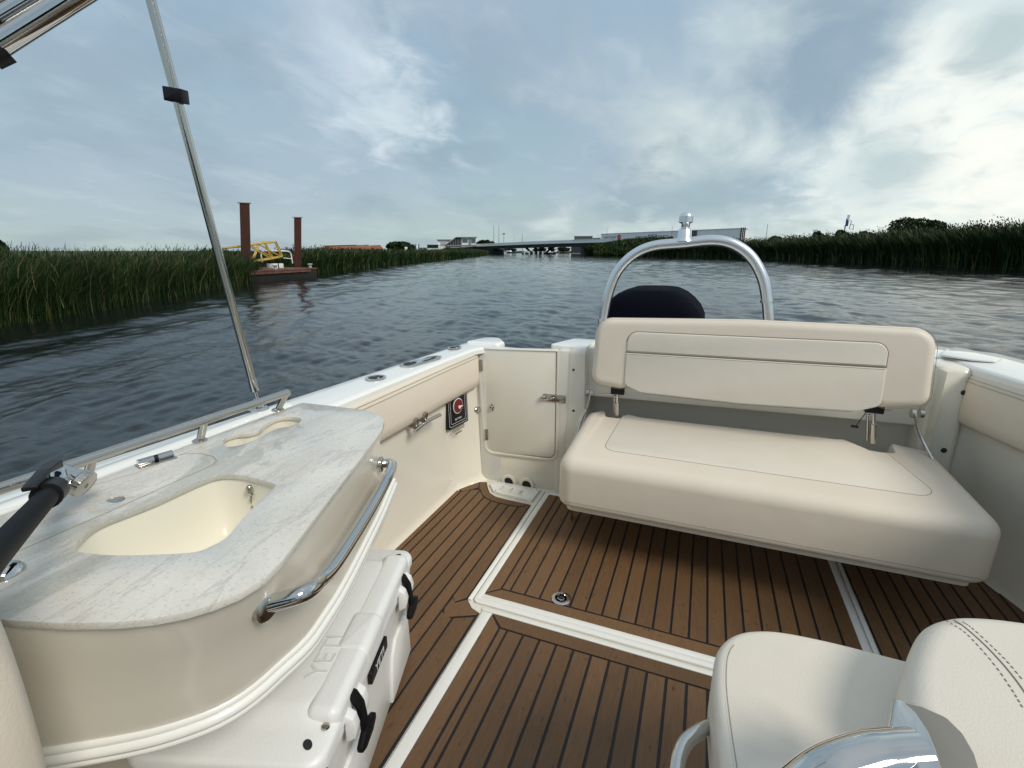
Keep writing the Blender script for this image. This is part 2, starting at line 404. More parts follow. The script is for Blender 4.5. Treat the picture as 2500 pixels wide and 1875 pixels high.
def text_mesh(name, txt, size, M, m, parent, depth=.001, align='CENTER'):
    cu = bpy.data.curves.new(name, 'FONT'); cu.body = txt; cu.size = size; cu.extrude = depth; cu.align_x = align; cu.align_y = 'CENTER'
    o = bpy.data.objects.new('tmp', cu); C.objects.link(o); dg = bpy.context.evaluated_depsgraph_get(); dg.update()
    me = bpy.data.meshes.new_from_object(o.evaluated_get(dg)); bpy.data.objects.remove(o); me.name = name
    me.transform(M); me.materials.clear(); me.materials.append(m)
    r = bpy.data.objects.new(name, me); C.objects.link(r)
    return adopt(r, parent)

# ================================================================== SETTING
WL = -.45
def make_water():
    """one sheet: real waves near the boat, flattening into the distance"""
    nr, na = 940, 640
    r = 1.2*np.exp(np.linspace(0, math.log(700/1.2), nr)); a0, a1 = -1.50, .80   # bearings from +Y towards +X
    a = np.linspace(a0, a1, na); A, Rr = np.meshgrid(a, r); X = Rr*np.sin(A); Y = Rr*np.cos(A)
    Z = np.zeros_like(X); g = np.random.default_rng(11); dr = Rr*(math.log(700/1.2)/nr); cell = np.maximum(dr, Rr*(a1-a0)/na)
    n = 80; lam = np.exp(g.uniform(math.log(.18), math.log(3.6), n)); th = np.where(g.random(n) < .5, R(82)+g.normal(0, .35, n), R(205)+g.normal(0, .55, n))
    amp = .0036*lam**.68
    for l, t, am in zip(lam, th, amp):
        k = 2*math.pi/l; ph = (X*math.sin(t)+Y*math.cos(t))*k+g.uniform(0, 6.28)
        w = np.clip((l/cell-2.2)/2.5, 0, 1); Z += am*w*(np.sin(ph)+.22*np.cos(2*ph))
    # gusts: calmer and rougher patches
    gust = .78+.35*np.sin(X*.09+1.3*np.sin(Y*.05))*np.cos(Y*.06+.8*np.sin(X*.07)); Z *= gust
    Z *= np.clip((Rr-1.5)/2.0, .3, 1)
    edge = np.minimum(np.clip((A-a0)/.05, 0, 1), np.clip((a1-A)/.05, 0, 1)); Z *= edge*np.clip((700-Rr)/100, 0, 1)
    V = np.stack([X, Y, Z+WL], -1).reshape(-1, 3)
    i = np.arange(nr-1)[:, None]*na+np.arange(na-1)[None, :]
    Q = np.stack([i, i+na, i+na+1, i+1], -1).reshape(-1, 4)[:, ::-1]
    # flat surround, sharing the rim
    V = list(map(tuple, V)); F_ = Q.tolist()
    o = len(V); outer = []
    rim = [(nr-1)*na+k for k in range(na)]; far = []
    for k in range(0, na): far.append(len(V)); V.append((7000*math.sin(a[k]), 7000*math.cos(a[k]), WL))
    for k in range(na-1): F_.append((rim[k], far[k], far[k+1], rim[k+1]))
    # the rest of the circle, behind the camera
    m = 40; bb = np.linspace(a1, a0+2*math.pi, m); c = len(V); V.append((0, 0, WL)); arc = [far[-1]]
    for t in bb[1:-1]: arc.append(len(V)); V.append((7000*math.sin(t), 7000*math.cos(t), WL))
    arc.append(far[0])
    for k in range(len(arc)-1): F_.append((c, arc[k], arc[k+1]))
    for k in range(na-1): F_.append((c, k+1, k))
    me = bpy.data.meshes.new('water'); me.from_pydata(V, [], F_); me.polygons.foreach_set('use_smooth', [True]*len(me.polygons)); me.materials.append(WATER)
    ob = bpy.data.objects.new('water', me); C.objects.link(ob)
    return tag(ob, kind='structure')
make_water()
# shorelines (world metres)
LB = [(-12.5, -14), (-14.0, 0), (-15.6, 6.3), (-17.4, 9.7), (-20.2, 14.0), (-22.4, 18.2), (-24.6, 21.5), (-29.5, 23.5), (-31.0, 29.0), (-29.3, 31.5), (-34.0, 44.4), (-42.3, 65.2), (-59.4, 116.6), (-92, 205), (-135, 300)]
RB = [(34, 30), (27.9, 61.2), (23.4, 71.4), (19.6, 92.4), (12.1, 123), (-8, 165), (-38, 205), (-52, 222), (-60, 250)]
def land(name, shore, side, far, h):
    b = MB(); n = len(shore); ring = []
    for q, (dx, z) in enumerate(((0, WL-.4), (.3, WL+.12), (2.2, h), (far, h))):
        ring.append([(x+side*dx, y, z) for x, y in shore])
    b.loft(ring, closed=False, smooth=True)
    return tag(b.build(name, MUD if far < 50 else FIELD), kind='structure')
land('river_bank', LB, -1, 1500, .10)
land('river_bank', RB, 1, 1500, .15)
b = MB(); b.add([(-3900, 420, .02), (3900, 420, .02), (3900, 5800, .02), (-3900, 5800, .02)], [(0, 1, 2, 3)])
tag(b.build('far_land', FIELD), kind='structure')

# ---- vegetation
def blades(name, base, H, width, lean, tone, label, cat, bend=.35, m=None, group=None):
    """base (n,3), H (n), width(n), lean direction (n,3); three-segment tapering leaves"""
    n = len(base); ang = rng.uniform(0, math.pi, n); wx = np.cos(ang)*width/2; wy = np.sin(ang)*width/2
    V = np.zeros((n, 7, 3)); prof = [(0, 1.0), (.4, .9), (.75, .55)]
    for k, (t, w) in enumerate(prof):
        c = base + np.stack([lean[:, 0]*H*bend*t**2, lean[:, 1]*H*bend*t**2, H*t*(1-.12*t*bend)], 1)
        V[:, 2*k] = c-np.stack([wx*w, wy*w, 0*wx], 1); V[:, 2*k+1] = c+np.stack([wx*w, wy*w, 0*wx], 1)
    V[:, 6] = base+np.stack([lean[:, 0]*H*bend*1.1, lean[:, 1]*H*bend*1.1, H*(1-.18*bend)], 1)
    o = np.arange(n)[:, None]*7
    quads = np.concatenate([o+np.array([0, 1, 3, 2]), o+np.array([2, 3, 5, 4])]); tris = o+np.array([4, 5, 6])
    me = bpy.data.meshes.new(name); me.vertices.add(n*7); me.vertices.foreach_set('co', V.reshape(-1))
    li = np.concatenate([quads.reshape(-1), tris.reshape(-1)]); me.loops.add(len(li)); me.loops.foreach_set('vertex_index', li.astype(np.int32))
    nf = len(quads)+len(tris); me.polygons.add(nf)
    ls = np.concatenate([np.arange(len(quads))*4, len(quads)*4+np.arange(len(tris))*3]); me.polygons.foreach_set('loop_start', ls.astype(np.int32))
    me.update(calc_edges=True); me.validate()
    at_ = me.attributes.new('tone', 'FLOAT', 'POINT'); at_.data.foreach_set('value', np.repeat(tone, 7).astype(np.float32))
    me.materials.append(m or REEDM)
    ob = bpy.data.objects.new(name, me); C.objects.link(ob); return ob
def along(shore, n, wts=None):
    P = np.array(shore, float); seg = np.hypot(*(P[1:]-P[:-1]).T)
    mid = (P[1:]+P[:-1])/2; w = seg/np.maximum(np.hypot(mid[:, 0], mid[:, 1]), 8)**1.0
    i = rng.choice(len(seg), n, p=w/w.sum()); t = rng.uniform(0, 1, n)[:, None]
    return P[i]*(1-t)+P[i+1]*t
def clump(p, s): # low frequency variation
    return .5+.5*np.sin(p[:, 0]*s*1.3+np.sin(p[:, 1]*s*.9)*2.1)*np.cos(p[:, 1]*s+np.sin(p[:, 0]*s*.7)*1.7)
def reeds(name, shore, side, n, h, hvar, depth, wk, label, leanx, leany, frac_leaf=.5, bank=0.1, skip=None, bank_w=2.2):
    p = along(shore, n); inw = rng.beta(1, 1.4, n)*depth
    x = p[:, 0]+side*inw; y = p[:, 1]+rng.normal(0, .3, n); d = np.hypot(x, y)
    zb = WL-.1+np.clip(inw/bank_w, 0, 1)*(bank-WL)*.9
    hh = h+clump(np.stack([x, y], 1), .22)*hvar*.7+clump(np.stack([x, y], 1), .55)*hvar*.6+clump(np.stack([x, y], 1), 2.3)*hvar*.5
    plume = rng.random(n) < .05; top = rng.uniform(.72, 1.0, n)+plume*.13
    isleaf = rng.random(n) < frac_leaf
    base = np.stack([x, y, zb], 1); H = (hh+WL+.1)*top
    st = rng.uniform(.1, .92, n)*isleaf; base[:, 2] += H*st; full = H.copy(); H = np.where(isleaf, rng.uniform(.25, .6, n)*np.minimum(h, 2.2)*.75, H-(zb-WL))
    over = base[:, 2]+H-(WL+full*1.04); H = np.where(isleaf & (over > 0), np.maximum(H-over, .2), H)
    lean = np.stack([rng.normal(leanx, .5, n), rng.normal(leany, .5, n), np.zeros(n)], 1)
    lean[isleaf] *= 2.3
    w = np.maximum(.009, d*wk)*rng.uniform(.7, 1.3, n)
    tone = np.clip(.20+.35*clump(np.stack([x, y], 1), 1.1)+rng.normal(0, .16, n), 0, 1)
    tone[plume] = rng.uniform(.8, 1.0, plume.sum()); dry = (rng.random(n) < .07) & (inw < depth*.25); tone[dry] = 1.0; H[dry & ~isleaf] *= .45
    if skip is not None:
        k = ~skip(x, y); base, H, w, lean, tone = base[k], H[k], w[k], lean[k], tone[k]
    return tag(blades(name, base, H, w, lean, tone, None, None), label, 'reeds', kind='stuff')
def gap(x, y): # the pontoon's berth
    return (y > 20.5) & (y < 30.5) & (x > -29.5) & ((x+26.2)*.70-(y-22.4)*-.0 > -3)
reeds('reed_bed', LB[:7], -1, 190000, 1.72, .24, 3.4, .0007, 'tall dark green reeds along the near left bank', .25, .25, .55, .10)
reeds('reed_bed', [(-24.6, 21.5), (-29.8, 24.0), (-31.2, 28.6), (-29.3, 31.5)], -1, 14000, 1.75, .25, 3.0, .0012, 'reeds growing behind the rusty pontoon', .2, .2, .5, .10)
reeds('reed_bed', LB[9:], -1, 90000, 1.80, .35, 5.0, .0014, 'reeds lining the left bank beyond the pontoon towards the bridge', .3, .2, .5, .10)
reeds('reed_bed', RB[:8], 1, 190000, 3.85, .9, 9.0, .0014, 'tall bushy reeds lining the right bank', -.5, .1, .6, .9, bank_w=5)
def mound(name, pa, pb, d, h0, h1, n, label):
    P = [at(pa, 612, dist=d), at(pb, 612, dist=d)]; t = rng.uniform(0, 1, n); s = rng.uniform(-1, 1, n)
    b0 = np.array(P[0])[None]*(1-t)[:, None]+np.array(P[1])[None]*t[:, None]; dv = np.array([P[0].x, P[0].y, 0])/d
    b0 = b0+dv[None]*(s*6)[:, None]; hh = (h0+(h1-h0)*np.sin(np.clip(t*1.25, 0, 1)*math.pi/2))*(1-.25*s*s)
    zz = WL+.2+hh*rng.uniform(0, 1, n)**.6; b0[:, 2] = zz-.3; b0 += -dv[None]*((1-(zz-WL)/(hh+.2))*5)[:, None]*np.array([1, 1, 0])
    lean = np.stack([rng.normal(0, .6, n), rng.normal(0, .6, n), np.zeros(n)], 1)
    o = blades(name, b0, rng.uniform(.5, 1.0, n), np.full(n, d*.0016), lean, np.clip(.55+rng.normal(0, .2, n), 0, 1), None, None)
    return tag(o, label, 'grass', kind='stuff')
mound('grass_embankment', 1450, 1640, 196, 3.8, 6.4, 15000, 'green embankment rising to the right end of the bridge')
mound('grass_embankment', 1195, 1085, 262, .6, 2.9, 9000, 'green embankment at the left end of the bridge')
def crown(cx, cy, z0, rx, ry, rz, n, leaf, lump=7, seed=1):
    r = np.random.default_rng(seed); cs = []
    for k in range(lump):
        a = r.uniform(0, 2*math.pi); q = r.uniform(.1, .62); cs.append((cx+math.cos(a)*q*rx, cy+math.sin(a)*q*ry, z0+rz*r.uniform(-.35, .55), r.uniform(.38, .62)))
    i = r.integers(0, lump, n); u = r.normal(size=(n, 3)); u /= np.linalg.norm(u, axis=1)[:, None]; rad = r.uniform(.55, 1.0, n)**.6
    c = np.array([x[:3] for x in cs])[i]; s = np.array([x[3] for x in cs])[i]
    P = c+u*(rad*s)[:, None]*np.array([rx, ry, rz]); a = r.normal(size=(n, 3)); bb = r.normal(size=(n, 3))
    a /= np.linalg.norm(a, axis=1)[:, None]; bb -= a*(a*bb).sum(1)[:, None]; bb /= np.linalg.norm(bb, axis=1)[:, None]
    sz = leaf*r.uniform(.6, 1.4, n)[:, None]
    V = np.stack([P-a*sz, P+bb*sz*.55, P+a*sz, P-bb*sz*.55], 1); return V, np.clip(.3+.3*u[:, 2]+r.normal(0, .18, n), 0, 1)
def quads_obj(name, V, tone, m, parent=None):
    n = len(V); me = bpy.data.meshes.new(name); me.vertices.add(n*4); me.vertices.foreach_set('co', V.reshape(-1)); me.loops.add(n*4)
    me.loops.foreach_set('vertex_index', np.arange(n*4, dtype=np.int32)); me.polygons.add(n); me.polygons.foreach_set('loop_start', np.arange(n, dtype=np.int32)*4)
    me.update(calc_edges=True); a = me.attributes.new('tone', 'FLOAT', 'POINT'); a.data.foreach_set('value', np.repeat(tone, 4).astype(np.float32))
    me.materials.append(m); o = bpy.data.objects.new(name, me); C.objects.link(o)
    return adopt(o, parent)
def tree(px0, px1, ytop, dist, label, seed, z0=.1, leaves=5200, name='broadleaf_tree', group=None, squat=1.0):
    m = at((px0+px1)/2, 612, dist=dist); wdt = (at(px1, 612, dist=dist)-at(px0, 612, dist=dist)).length; top = at((px0+px1)/2, ytop, dist=dist).z
    h = top-z0; rx = wdt/2; rz = min(h*.5, rx*1.1)*squat
    t = empty(name, (m.x, m.y, z0), label, 'tree' if name.endswith('tree') else 'bush', group)
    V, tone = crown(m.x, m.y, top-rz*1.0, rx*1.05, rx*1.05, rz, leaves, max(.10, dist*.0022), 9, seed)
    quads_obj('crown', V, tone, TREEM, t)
    b = MB(); b.tube([(m.x, m.y, z0), (m.x+.1*rx, m.y, z0+h*.45), (m.x+.05*rx, m.y, z0+h*.75)], [rx*.09+.05, rx*.06+.04, .04], 8)
    for k in range(4):
        a = k*1.7+seed; b.tube([(m.x+.08*rx, m.y, z0+h*(.35+.06*k)), (m.x+math.cos(a)*rx*.5, m.y+math.sin(a)*rx*.5, z0+h*(.6+.06*k))], [rx*.035+.02, .02], 6)
    b.build('trunk', BARK, t)
    return t
TG = 'trees and bushes rising above the reeds'
for a in [(-70, 32, 578, 42, 'dark leafy tree at the far left edge above the reeds', 3, .1),
          (940, 1015, 590, 250, 'dark round tree cluster left of the slanted-roof building, behind the reeds', 4, .1),
          (990, 1012, 594, 255, 'small dark tree right beside the round tree cluster and the blue banners', 5, .1),
          (1163, 1178, 588, 420, 'small tree just right of the slanted-roof building', 6, .1),
          (1175, 1196, 584, 400, 'left one of two round trees behind the bridge end', 7, .1),
          (1190, 1210, 588, 400, 'right one of two round trees behind the bridge end', 8, .1),
          (2148, 2262, 536, 150, 'large windswept dark tree above the right bank reeds', 9, .6),
          (2248, 2308, 538, 148, 'rounded dark tree at the right end of the tree group on the right bank', 10, .6),
          (1972, 2010, 563, 160, 'small dark tree behind the pale shelter sign on the right bank', 11, .6),
          (2028, 2066, 563, 150, 'leafy bush at the foot of the tall blue and white sign', 12, .6),
          (2080, 2130, 565, 150, 'leafy bush between the tall sign and the large dark tree', 13, .6),
          (1868, 1905, 577, 190, 'low round bush on the right bank just right of the arch', 14, .6)]:
    tree(*a[:6], z0=a[6], group=TG)

# ================================================================== FAR SHORE
def hpt(px, py, dist):  # point at that bearing/distance
    return at(px, py, dist=dist)
def zat(py, dist, px=1250):
    return at(px, py, dist=dist).z
def wallbox(b, A, B, z0, z1, th):
    """upright slab from plan point A to B, thickness th away from the viewer"""
    A = Vector(A[:2]); B = Vector(B[:2]); u = (B-A); L = u.length; u.normalize(); n = Vector((-u.y, u.x))
    if n.dot(A) < 0: n = -n
    M = Matrix(((u.x, n.x, 0, A.x), (u.y, n.y, 0, A.y), (0, 0, 1, 0), (0, 0, 0, 1)))
    b.box(0, L, 0, th, z0, z1, M); return M, L
# ---- low bridge crossing the river
BA, BB = hpt(1120, 612, 330), hpt(1500, 612, 215)
bA, bB = Vector((BA.x, BA.y, 0)), Vector((BB.x, BB.y, 0)); bu = (bB-bA); bl = bu.length; bu.normalize(); bn = Vector((-bu.y, bu.x, 0))
if bn.y < 0: bn = -bn
bridge = empty('bridge', (bA.x, bA.y, WL), 'long low white-railed bridge crossing the river far astern', 'bridge')
def bz(t): return 3.6+1.5*t-.35*(2*t-1)**2+.35   # walkway height
NB = 24
def ribbon(off0, off1, dz0, dz1):
    rings = []
    for k in range(NB+1):
        t = k/NB; p = bA+bu*bl*t; z = bz(t); a = p+bn*off0; c = p+bn*off1
        rings.append([(a.x, a.y, z+dz0), (c.x, c.y, z+dz0), (c.x, c.y, z+dz1), (a.x, a.y, z+dz1)])
    b = MB(); b.loft(rings, smooth=False); return b
ribbon(0, 12, -.5, 0).build('deck', CONC, bridge)
ribbon(1.2, 10.5, -1.9, -.552).build('girder', DARK, bridge)
ribbon(-.14, .12, .95, 1.15).build('handrail', BRW, bridge)
ribbon(-.12, .0, -.30, .22).build('edge_beam', BRW, bridge)
b = MB()
for k in range(int(bl/1.5)):
    t = k*1.5/bl; p = bA+bu*(k*1.5); z = bz(t)
    for j in range(1): b.box(p.x-.05, p.x+.05, p.y-.05, p.y+.05, z+.18, z+.95)
tag(b.build('railing_posts', BRW, bridge), kind='stuff')
b = ribbon(-.03, .03, .25, .85); b.build('railing_panel', mat('frosted_railing', (.74, .78, .80), .3), bridge)
def bpos(px):  # parameter along the bridge for a bearing
    d = at(px, 612, dist=1)-EYE; A = np.array([[bu.x, -d.x], [bu.y, -d.y]]); s = np.linalg.solve(A, [-bA.x, -bA.y]); return s[0]
for px, lean in ((1283, -1), (1303, 1)):
    s0 = bpos(1293)+lean*1.6; s1 = bpos(1293)+lean*7.5; t = s1/bl; b = MB()
    for off in (3, 9):
        p0 = bA+bu*s0+bn*off; p1 = bA+bu*s1+bn*off
        b.loft([[(p0.x+dx, p0.y+dy, WL+.2) for dx, dy in ((-.5, -.5), (.5, -.5), (.5, .5), (-.5, .5))], [(p1.x+dx*1.6, p1.y+dy, bz(t)-1.85) for dx, dy in ((-.5, -.5), (.5, -.5), (.5, .5), (-.5, .5))]], smooth=False)
    b.build('slanted_pier', DARK, bridge)
s0 = bpos(1293); b = MB(); p = bA+bu*s0
wallbox(b, p-bu*9+bn*1.5, p+bu*9+bn*1.5, WL-.3, WL+.75, 9); b.build('pier_base', TAR, bridge)
for k, px in enumerate((1284.5, 1296, 1307, 1318, 1329)):
    q = bA+bu*bpos(px)-bn*1.0; bb = MB(); bb.tube([(q.x, q.y, WL-.3), (q.x, q.y, WL+1.5)], .42, 10)
    bb.build('mooring_post', BRW, bridge)
for s0 in (bpos(1180), bpos(1440)):
    b = MB(); p = bA+bu*s0; wallbox(b, p-bu*8+bn*1.6, p+bu*8+bn*1.6, WL, bz(s0/bl)-1.92, 8); b.build('abutment', DARK, bridge)
# ---- white showroom with banners beyond the right bank
SA, SB = hpt(1466, 612, 330), hpt(1802, 612, 266)
SMID = None
show = empty('showroom_building', (SA.x, SA.y, .1), 'very long white showroom hall with red round logo on the far right bank', 'building')
u = (Vector((SB.x-SA.x, SB.y-SA.y))); SL = u.length; u.normalize(); n = Vector((-u.y, u.x)); n = n if n.y > 0 else -n
SM = Matrix(((u.x, n.x, 0, SA.x), (u.y, n.y, 0, SA.y), (0, 0, 1, 0), (0, 0, 0, 1)))
ZT = 11.7
b = MB(); b.box(0, SL, .12, 6, .1, ZT-.2, SM); b.build('wall', CLADW, show)
npan = 16; pw = SL/npan; dark_from = None
def sx(px):
    d = at(px, 612, dist=1)-EYE; A = np.array([[u.x, -d.x], [u.y, -d.y]]); return np.linalg.solve(A, [-SA.x, -SA.y])[0]
xd0, xd1 = sx(1684), sx(1698)
segs = [(k*(xd0/11), (k+1)*(xd0/11)) for k in range(11)]+[(xd1+k*((SL-xd1)/4), xd1+(k+1)*((SL-xd1)/4)) for k in range(4)]
for k, (xa, xb) in enumerate(segs):
    b = MB(); b.box(xa+.08, xb-.08, 0, .119, .1, ZT-.21, SM); b.build('facade_panel', CLADW, show)
b = MB(); b.box(xd0+.05, xd1-.05, .02, .118, 1, ZT-.3, SM); b.build('window', DARK, show)
for k in range(4):
    xx = xd0+.3+(xd1-xd0-.6)*k/3; b = MB(); b.box(xx-.09, xx+.09, -.08, .019, 1, ZT-.3, SM); b.build('window_slat', CONC, show)
for k in range(3):
    b = MB(); b.box(SL+.3+k*.9, SL+.65+k*.9, -.3, .3, .1, ZT+.2, SM); b.build('end_fin', DARK, show)
b = MB(); b.box(-.4, SL+.4, -.25, 6, ZT-.198, ZT+.1, SM); b.build('roof_edge', CLADW, show)
TM = SM @ Matrix(((1, 0, 0, 0), (0, 0, 1, 0), (0, 1, 0, 0), (0, 0, 0, 1)))
def onwall(px, py, y=-.02):
    x = sx(px); p = SA.to_2d()+u*x; d = math.hypot(p.x, p.y); return SM @ Matrix.Translation((x, y, zat(py, d, px))) @ Matrix(((1, 0, 0, 0), (0, 0, -1, 0), (0, 1, 0, 0), (0, 0, 0, 1)))
text_mesh('lettering', 'BOOTGERS', 2.1, onwall(1488, 580.5), PRINTD, show, .03)
text_mesh('lettering', 'showroom', .8, onwall(1494, 583.5), PRINTD, show, .03)
text_mesh('lettering', 'Accessoires  Service', 1.1, onwall(1564, 577.5), PRINTD, show, .03)
text_mesh('lettering', 'Onderhoud  Verkoop', 1.1, onwall(1612, 575.5), PRINTD, show, .03)
b = MB(); b.lathe([(1.55, -.03), (1.55, .06)], 24, onwall(1509.5, 579)); b.build('round_logo', mat('logo_red', (.50, .03, .03), .5), show)
text_mesh('lettering', 'hw', 1.3, onwall(1509.5, 579, -.09), PRINT, show, .02)
b = MB(); m0 = onwall(1590, 578.8); b.box(-3.1, 3.1, -1.35, 1.35, -.02, .05, m0); pic = b.build('picture_banner', BLUE, show)
b = MB()
for x0, x1, y0, y1 in ((-2.9, -1.2, -.9, -.2), (-1, .4, -1.1, .2), (.6, 2.8, -.8, -.1), (-2.6, -.4, .4, .9), (.2, 2.5, .45, 1.0)): b.box(x0, x1, y0, y1, .052, .07, m0)
b.build('pale_boat_shapes', PRINT, pic)
# glass office left of the showroom
GA, GB = hpt(1398, 612, 345), hpt(1464, 612, 338)
off = empty('office_building', (GA.x, GA.y, .1), 'dark glass office block with stepped roof left of the white showroom', 'building')
def fac(root, pxs, ytop, dist, m, name='wall', z0=.1, th=8, dist2=None):
    A, B = hpt(pxs[0], 612, dist), hpt(pxs[1], 612, dist2 or dist); b = MB(); M, L = wallbox(b, A, B, z0, zat(ytop, dist), th); b.build(name, m, root); return M, L
M1, L1 = fac(off, (1401, 1445), 577.5, 345, DARK)
for k in range(9):
    b = MB(); b.box(.4+k*(L1-.8)/9, .4+(k+.82)*(L1-.8)/9, -.06, .0-.004, 6.5, 10.3, M1); b.build('window', GLASS, off)
M2, L2 = fac(off, (1445.5, 1465), 581, 344, GLASS)
fac(off, (1455, 1465), 572.5, 350, CLADW); fac(off, (1394, 1401), 586, 345, DARK)
b = MB(); b.box(-.3, L1+.3, -.3, 8, zat(577.5, 345)+.004, zat(577.5, 345)+.35, M1); b.build('roof', CONC, off)
# ---- slanted-roof building, left end of the bridge
D = 300
yard = empty('slanted_roof_building', (hpt(1100, 612, D).x, hpt(1100, 612, D).y, .1), 'modern dark and white waterside building with slanting roof at the bridge end', 'building')
def fpoly(root, name, m, pts, dist, th):   # outline in view bearings, built as a solid of thickness th at its distance
    P = [hpt(px, py, dist) for px, py in pts]; c = sum(P, Vector())/len(P); dv = Vector((c.x, c.y, 0)).normalized()*th
    b = MB(); b.loft([P, [p+dv for p in P]], smooth=False); return b.build(name, m, root)
fpoly(yard, 'glazed_front', DARK, [(1088, 598), (1114, 580), (1127, 580), (1127, 603), (1088, 603)], D, 12)
fpoly(yard, 'roof', GREYP, [(1085, 598), (1113, 578.3), (1166, 578.3), (1164, 580), (1114, 580), (1090, 598)], D-1, 14)
fpoly(yard, 'wall', CLADW, [(1127, 580.2), (1162, 580.2), (1162, 600), (1127, 600)], D, 12)
fpoly(yard, 'window', GLASS, [(1129, 583), (1142, 583), (1142, 592), (1129, 592)], D-.3, .28)
fpoly(yard, 'window', GLASS, [(1151, 583), (1161, 583), (1161, 593), (1151, 593)], D-.3, .28)
fpoly(yard, 'door_panel', GREYP, [(1144, 582), (1150, 582), (1150, 599), (1144, 599)], D-.3, .28)
for px in (1094, 1100, 1106, 1112, 1118, 1123): fpoly(yard, 'mullion', CONC, [(px, 603), (px, 598-(px-1090)*.62 if px < 1114 else 581), (px+.5, 598-(px-1090)*.62 if px < 1114 else 581), (px+.5, 603)], D-.3, .28)
fpoly(yard, 'balcony_rail', GREYP, [(1090, 598.6), (1163, 597), (1163, 599.5), (1090, 601.2)], D-2, .2)
white = empty('white_boat_shed', (hpt(1080, 612, D+15).x, hpt(1080, 612, D+15).y, .1), 'white flat-roofed shed with louvred wall left of the slanted roof', 'building')
fpoly(white, 'wall', CLADW, [(1068, 586), (1098, 586), (1098, 606), (1070, 606)], D+15, 10)
fpoly(white, 'roof', DARK, [(1066, 584.8), (1102, 584.8), (1102, 586), (1066, 586)], D+14, 12)
for k in range(3): fpoly(white, 'louvre', GREYP, [(1075, 592+k*3.4), (1090, 592+k*3.4), (1090, 593+k*3.4), (1075, 593+k*3.4)], D+14.7, .28)
dk = empty('dark_shed', (hpt(1056, 612, D+5).x, hpt(1056, 612, D+5).y, .1), 'low dark grey shed left of the white louvred shed', 'building')
fpoly(dk, 'wall', DARK, [(1043, 598), (1070, 598), (1070, 606), (1043, 606)], D+5, 10); fpoly(dk, 'roof', GREYP, [(1042, 597), (1071, 597), (1071, 598), (1042, 598)], D+4, 11)
lw = empty('white_cabin', (hpt(1030, 612, D-40).x, hpt(1030, 612, D-40).y, .1), 'low white cabin roof peeping over the reeds by the dark shed', 'building')
fpoly(lw, 'wall', CLADW, [(1022, 605.5), (1043, 605.5), (1043, 610), (1022, 610)], D-40, 6); fpoly(lw, 'roof', mat('faded_red_roof', (.35, .16, .13), .7), [(1021, 604.3), (1044, 604.3), (1044, 605.5), (1021, 605.5)], D-41, 7)
# red-tiled long sheds far left
rs = empty('red_roofed_barn', (hpt(840, 612, 190).x, hpt(840, 612, 190).y, .1), 'long low barn with red tiled roof behind the left reeds', 'building')
fpoly(rs, 'roof', TILE, [(788, 609), (793, 600.5), (870, 598.5), (900, 597.2), (905, 608), (905, 609)], 190, 9)
fpoly(rs, 'wall', BRICKM, [(790, 609), (903, 609), (903, 616), (790, 616)], 191, 8)
fpoly(rs, 'ridge', DARK, [(793, 600.5), (870, 598.3), (870, 597.4), (793, 599.6)], 189.8, .6)
rs2 = empty('red_roofed_barn', (hpt(920, 612, 200).x, hpt(920, 612, 200).y, .1), 'short red-roofed barn at the right end of the long barn', 'building')
fpoly(rs2, 'roof', TILE, [(901, 608), (903, 599), (928, 598), (937, 608)], 200, 9); fpoly(rs2, 'wall', BRICKM, [(902, 608), (936, 608), (936, 615), (902, 615)], 200.5, 8)
# banners, sign board
def flat_thing(name, label, cat, pxs, ys, dist, m, th=.2, post=True):
    p = hpt(sum(pxs)/2, ys[1], dist); t = empty(name, (p.x, p.y, 0), label, cat)
    fpoly(t, 'panel', m, [(pxs[0], ys[0]), (pxs[1], ys[0]), (pxs[1], ys[1]), (pxs[0], ys[1])], dist, th)
    if post: b = MB(); b.tube([(p.x, p.y, 0), (p.x, p.y, p.z+.1)], .05*dist/80, 8); b.build('post', GREYP, t)
    return t
flat_thing('notice_board', 'small white notice board sticking out of the left reeds', 'sign', (988, 994.5), (603, 611), 120, CLADW)
for k, px in enumerate((1013.5, 1017.5, 1021)):
    flat_thing('banner_flag', ('left', 'middle', 'right')[k]+' one of three blue and white banners by the dark tree', 'flag', (px, px+2.6), (596, 609), 200, (BLUE, CLADW, BLUE)[k], .1)['group'] = 'banners by the dark tree'
# masts and lamp posts
def mast(px, y0, dist, r, label, lamp=0, lean=0, name='mast', ybase=606, cat='mast', arm=0):
    a = hpt(px, ybase, dist); c = hpt(px+lean, y0, dist); t = empty(name, (a.x, a.y, 0), label, cat, {'mast': 'tall thin masts behind the bridge', 'street_lamp': 'street lamps by the white showroom'}.get(name))
    b = MB(); b.tube([(a.x, a.y, 0), a, c], [r, r, r*.6], 8); b.build('pole', GREYP, t)
    if arm:
        e = hpt(px+lean+arm, y0-1.5*(1 if arm else 0), dist); b = MB(); b.tube([c, e], r*.5, 6); b.build('arm', GREYP, t)
        f = hpt(px+lean+arm*1.6, y0-1, dist); b = MB(); b.tube([e, f], r*.9, 6); b.build('lamp_head', CONC, t)
    if lamp:
        b = MB(); b.box(c.x-lamp, c.x+lamp, c.y-.3, c.y+.3, c.z-.4, c.z+.5); b.build('lamp_head', GREYP, t)
    return t
mast(1205.5, 552, 420, .28, 'leftmost and nearest of the two tall thin masts above the bridge', ybase=606)
mast(1218, 552, 420, .28, 'right one of the two tall thin masts above the bridge', ybase=606)
mast(1230, 571, 380, .25, 'post with two round floodlights beside the two tall masts', lamp=1.0, name='floodlight_post', cat='lamp post')
mast(1275, 571, 420, .28, 'lone shorter mast right of the bridge centre')
mast(1255, 574, 520, .12, 'faint thin distant mast between the floodlight post and the lone mast')
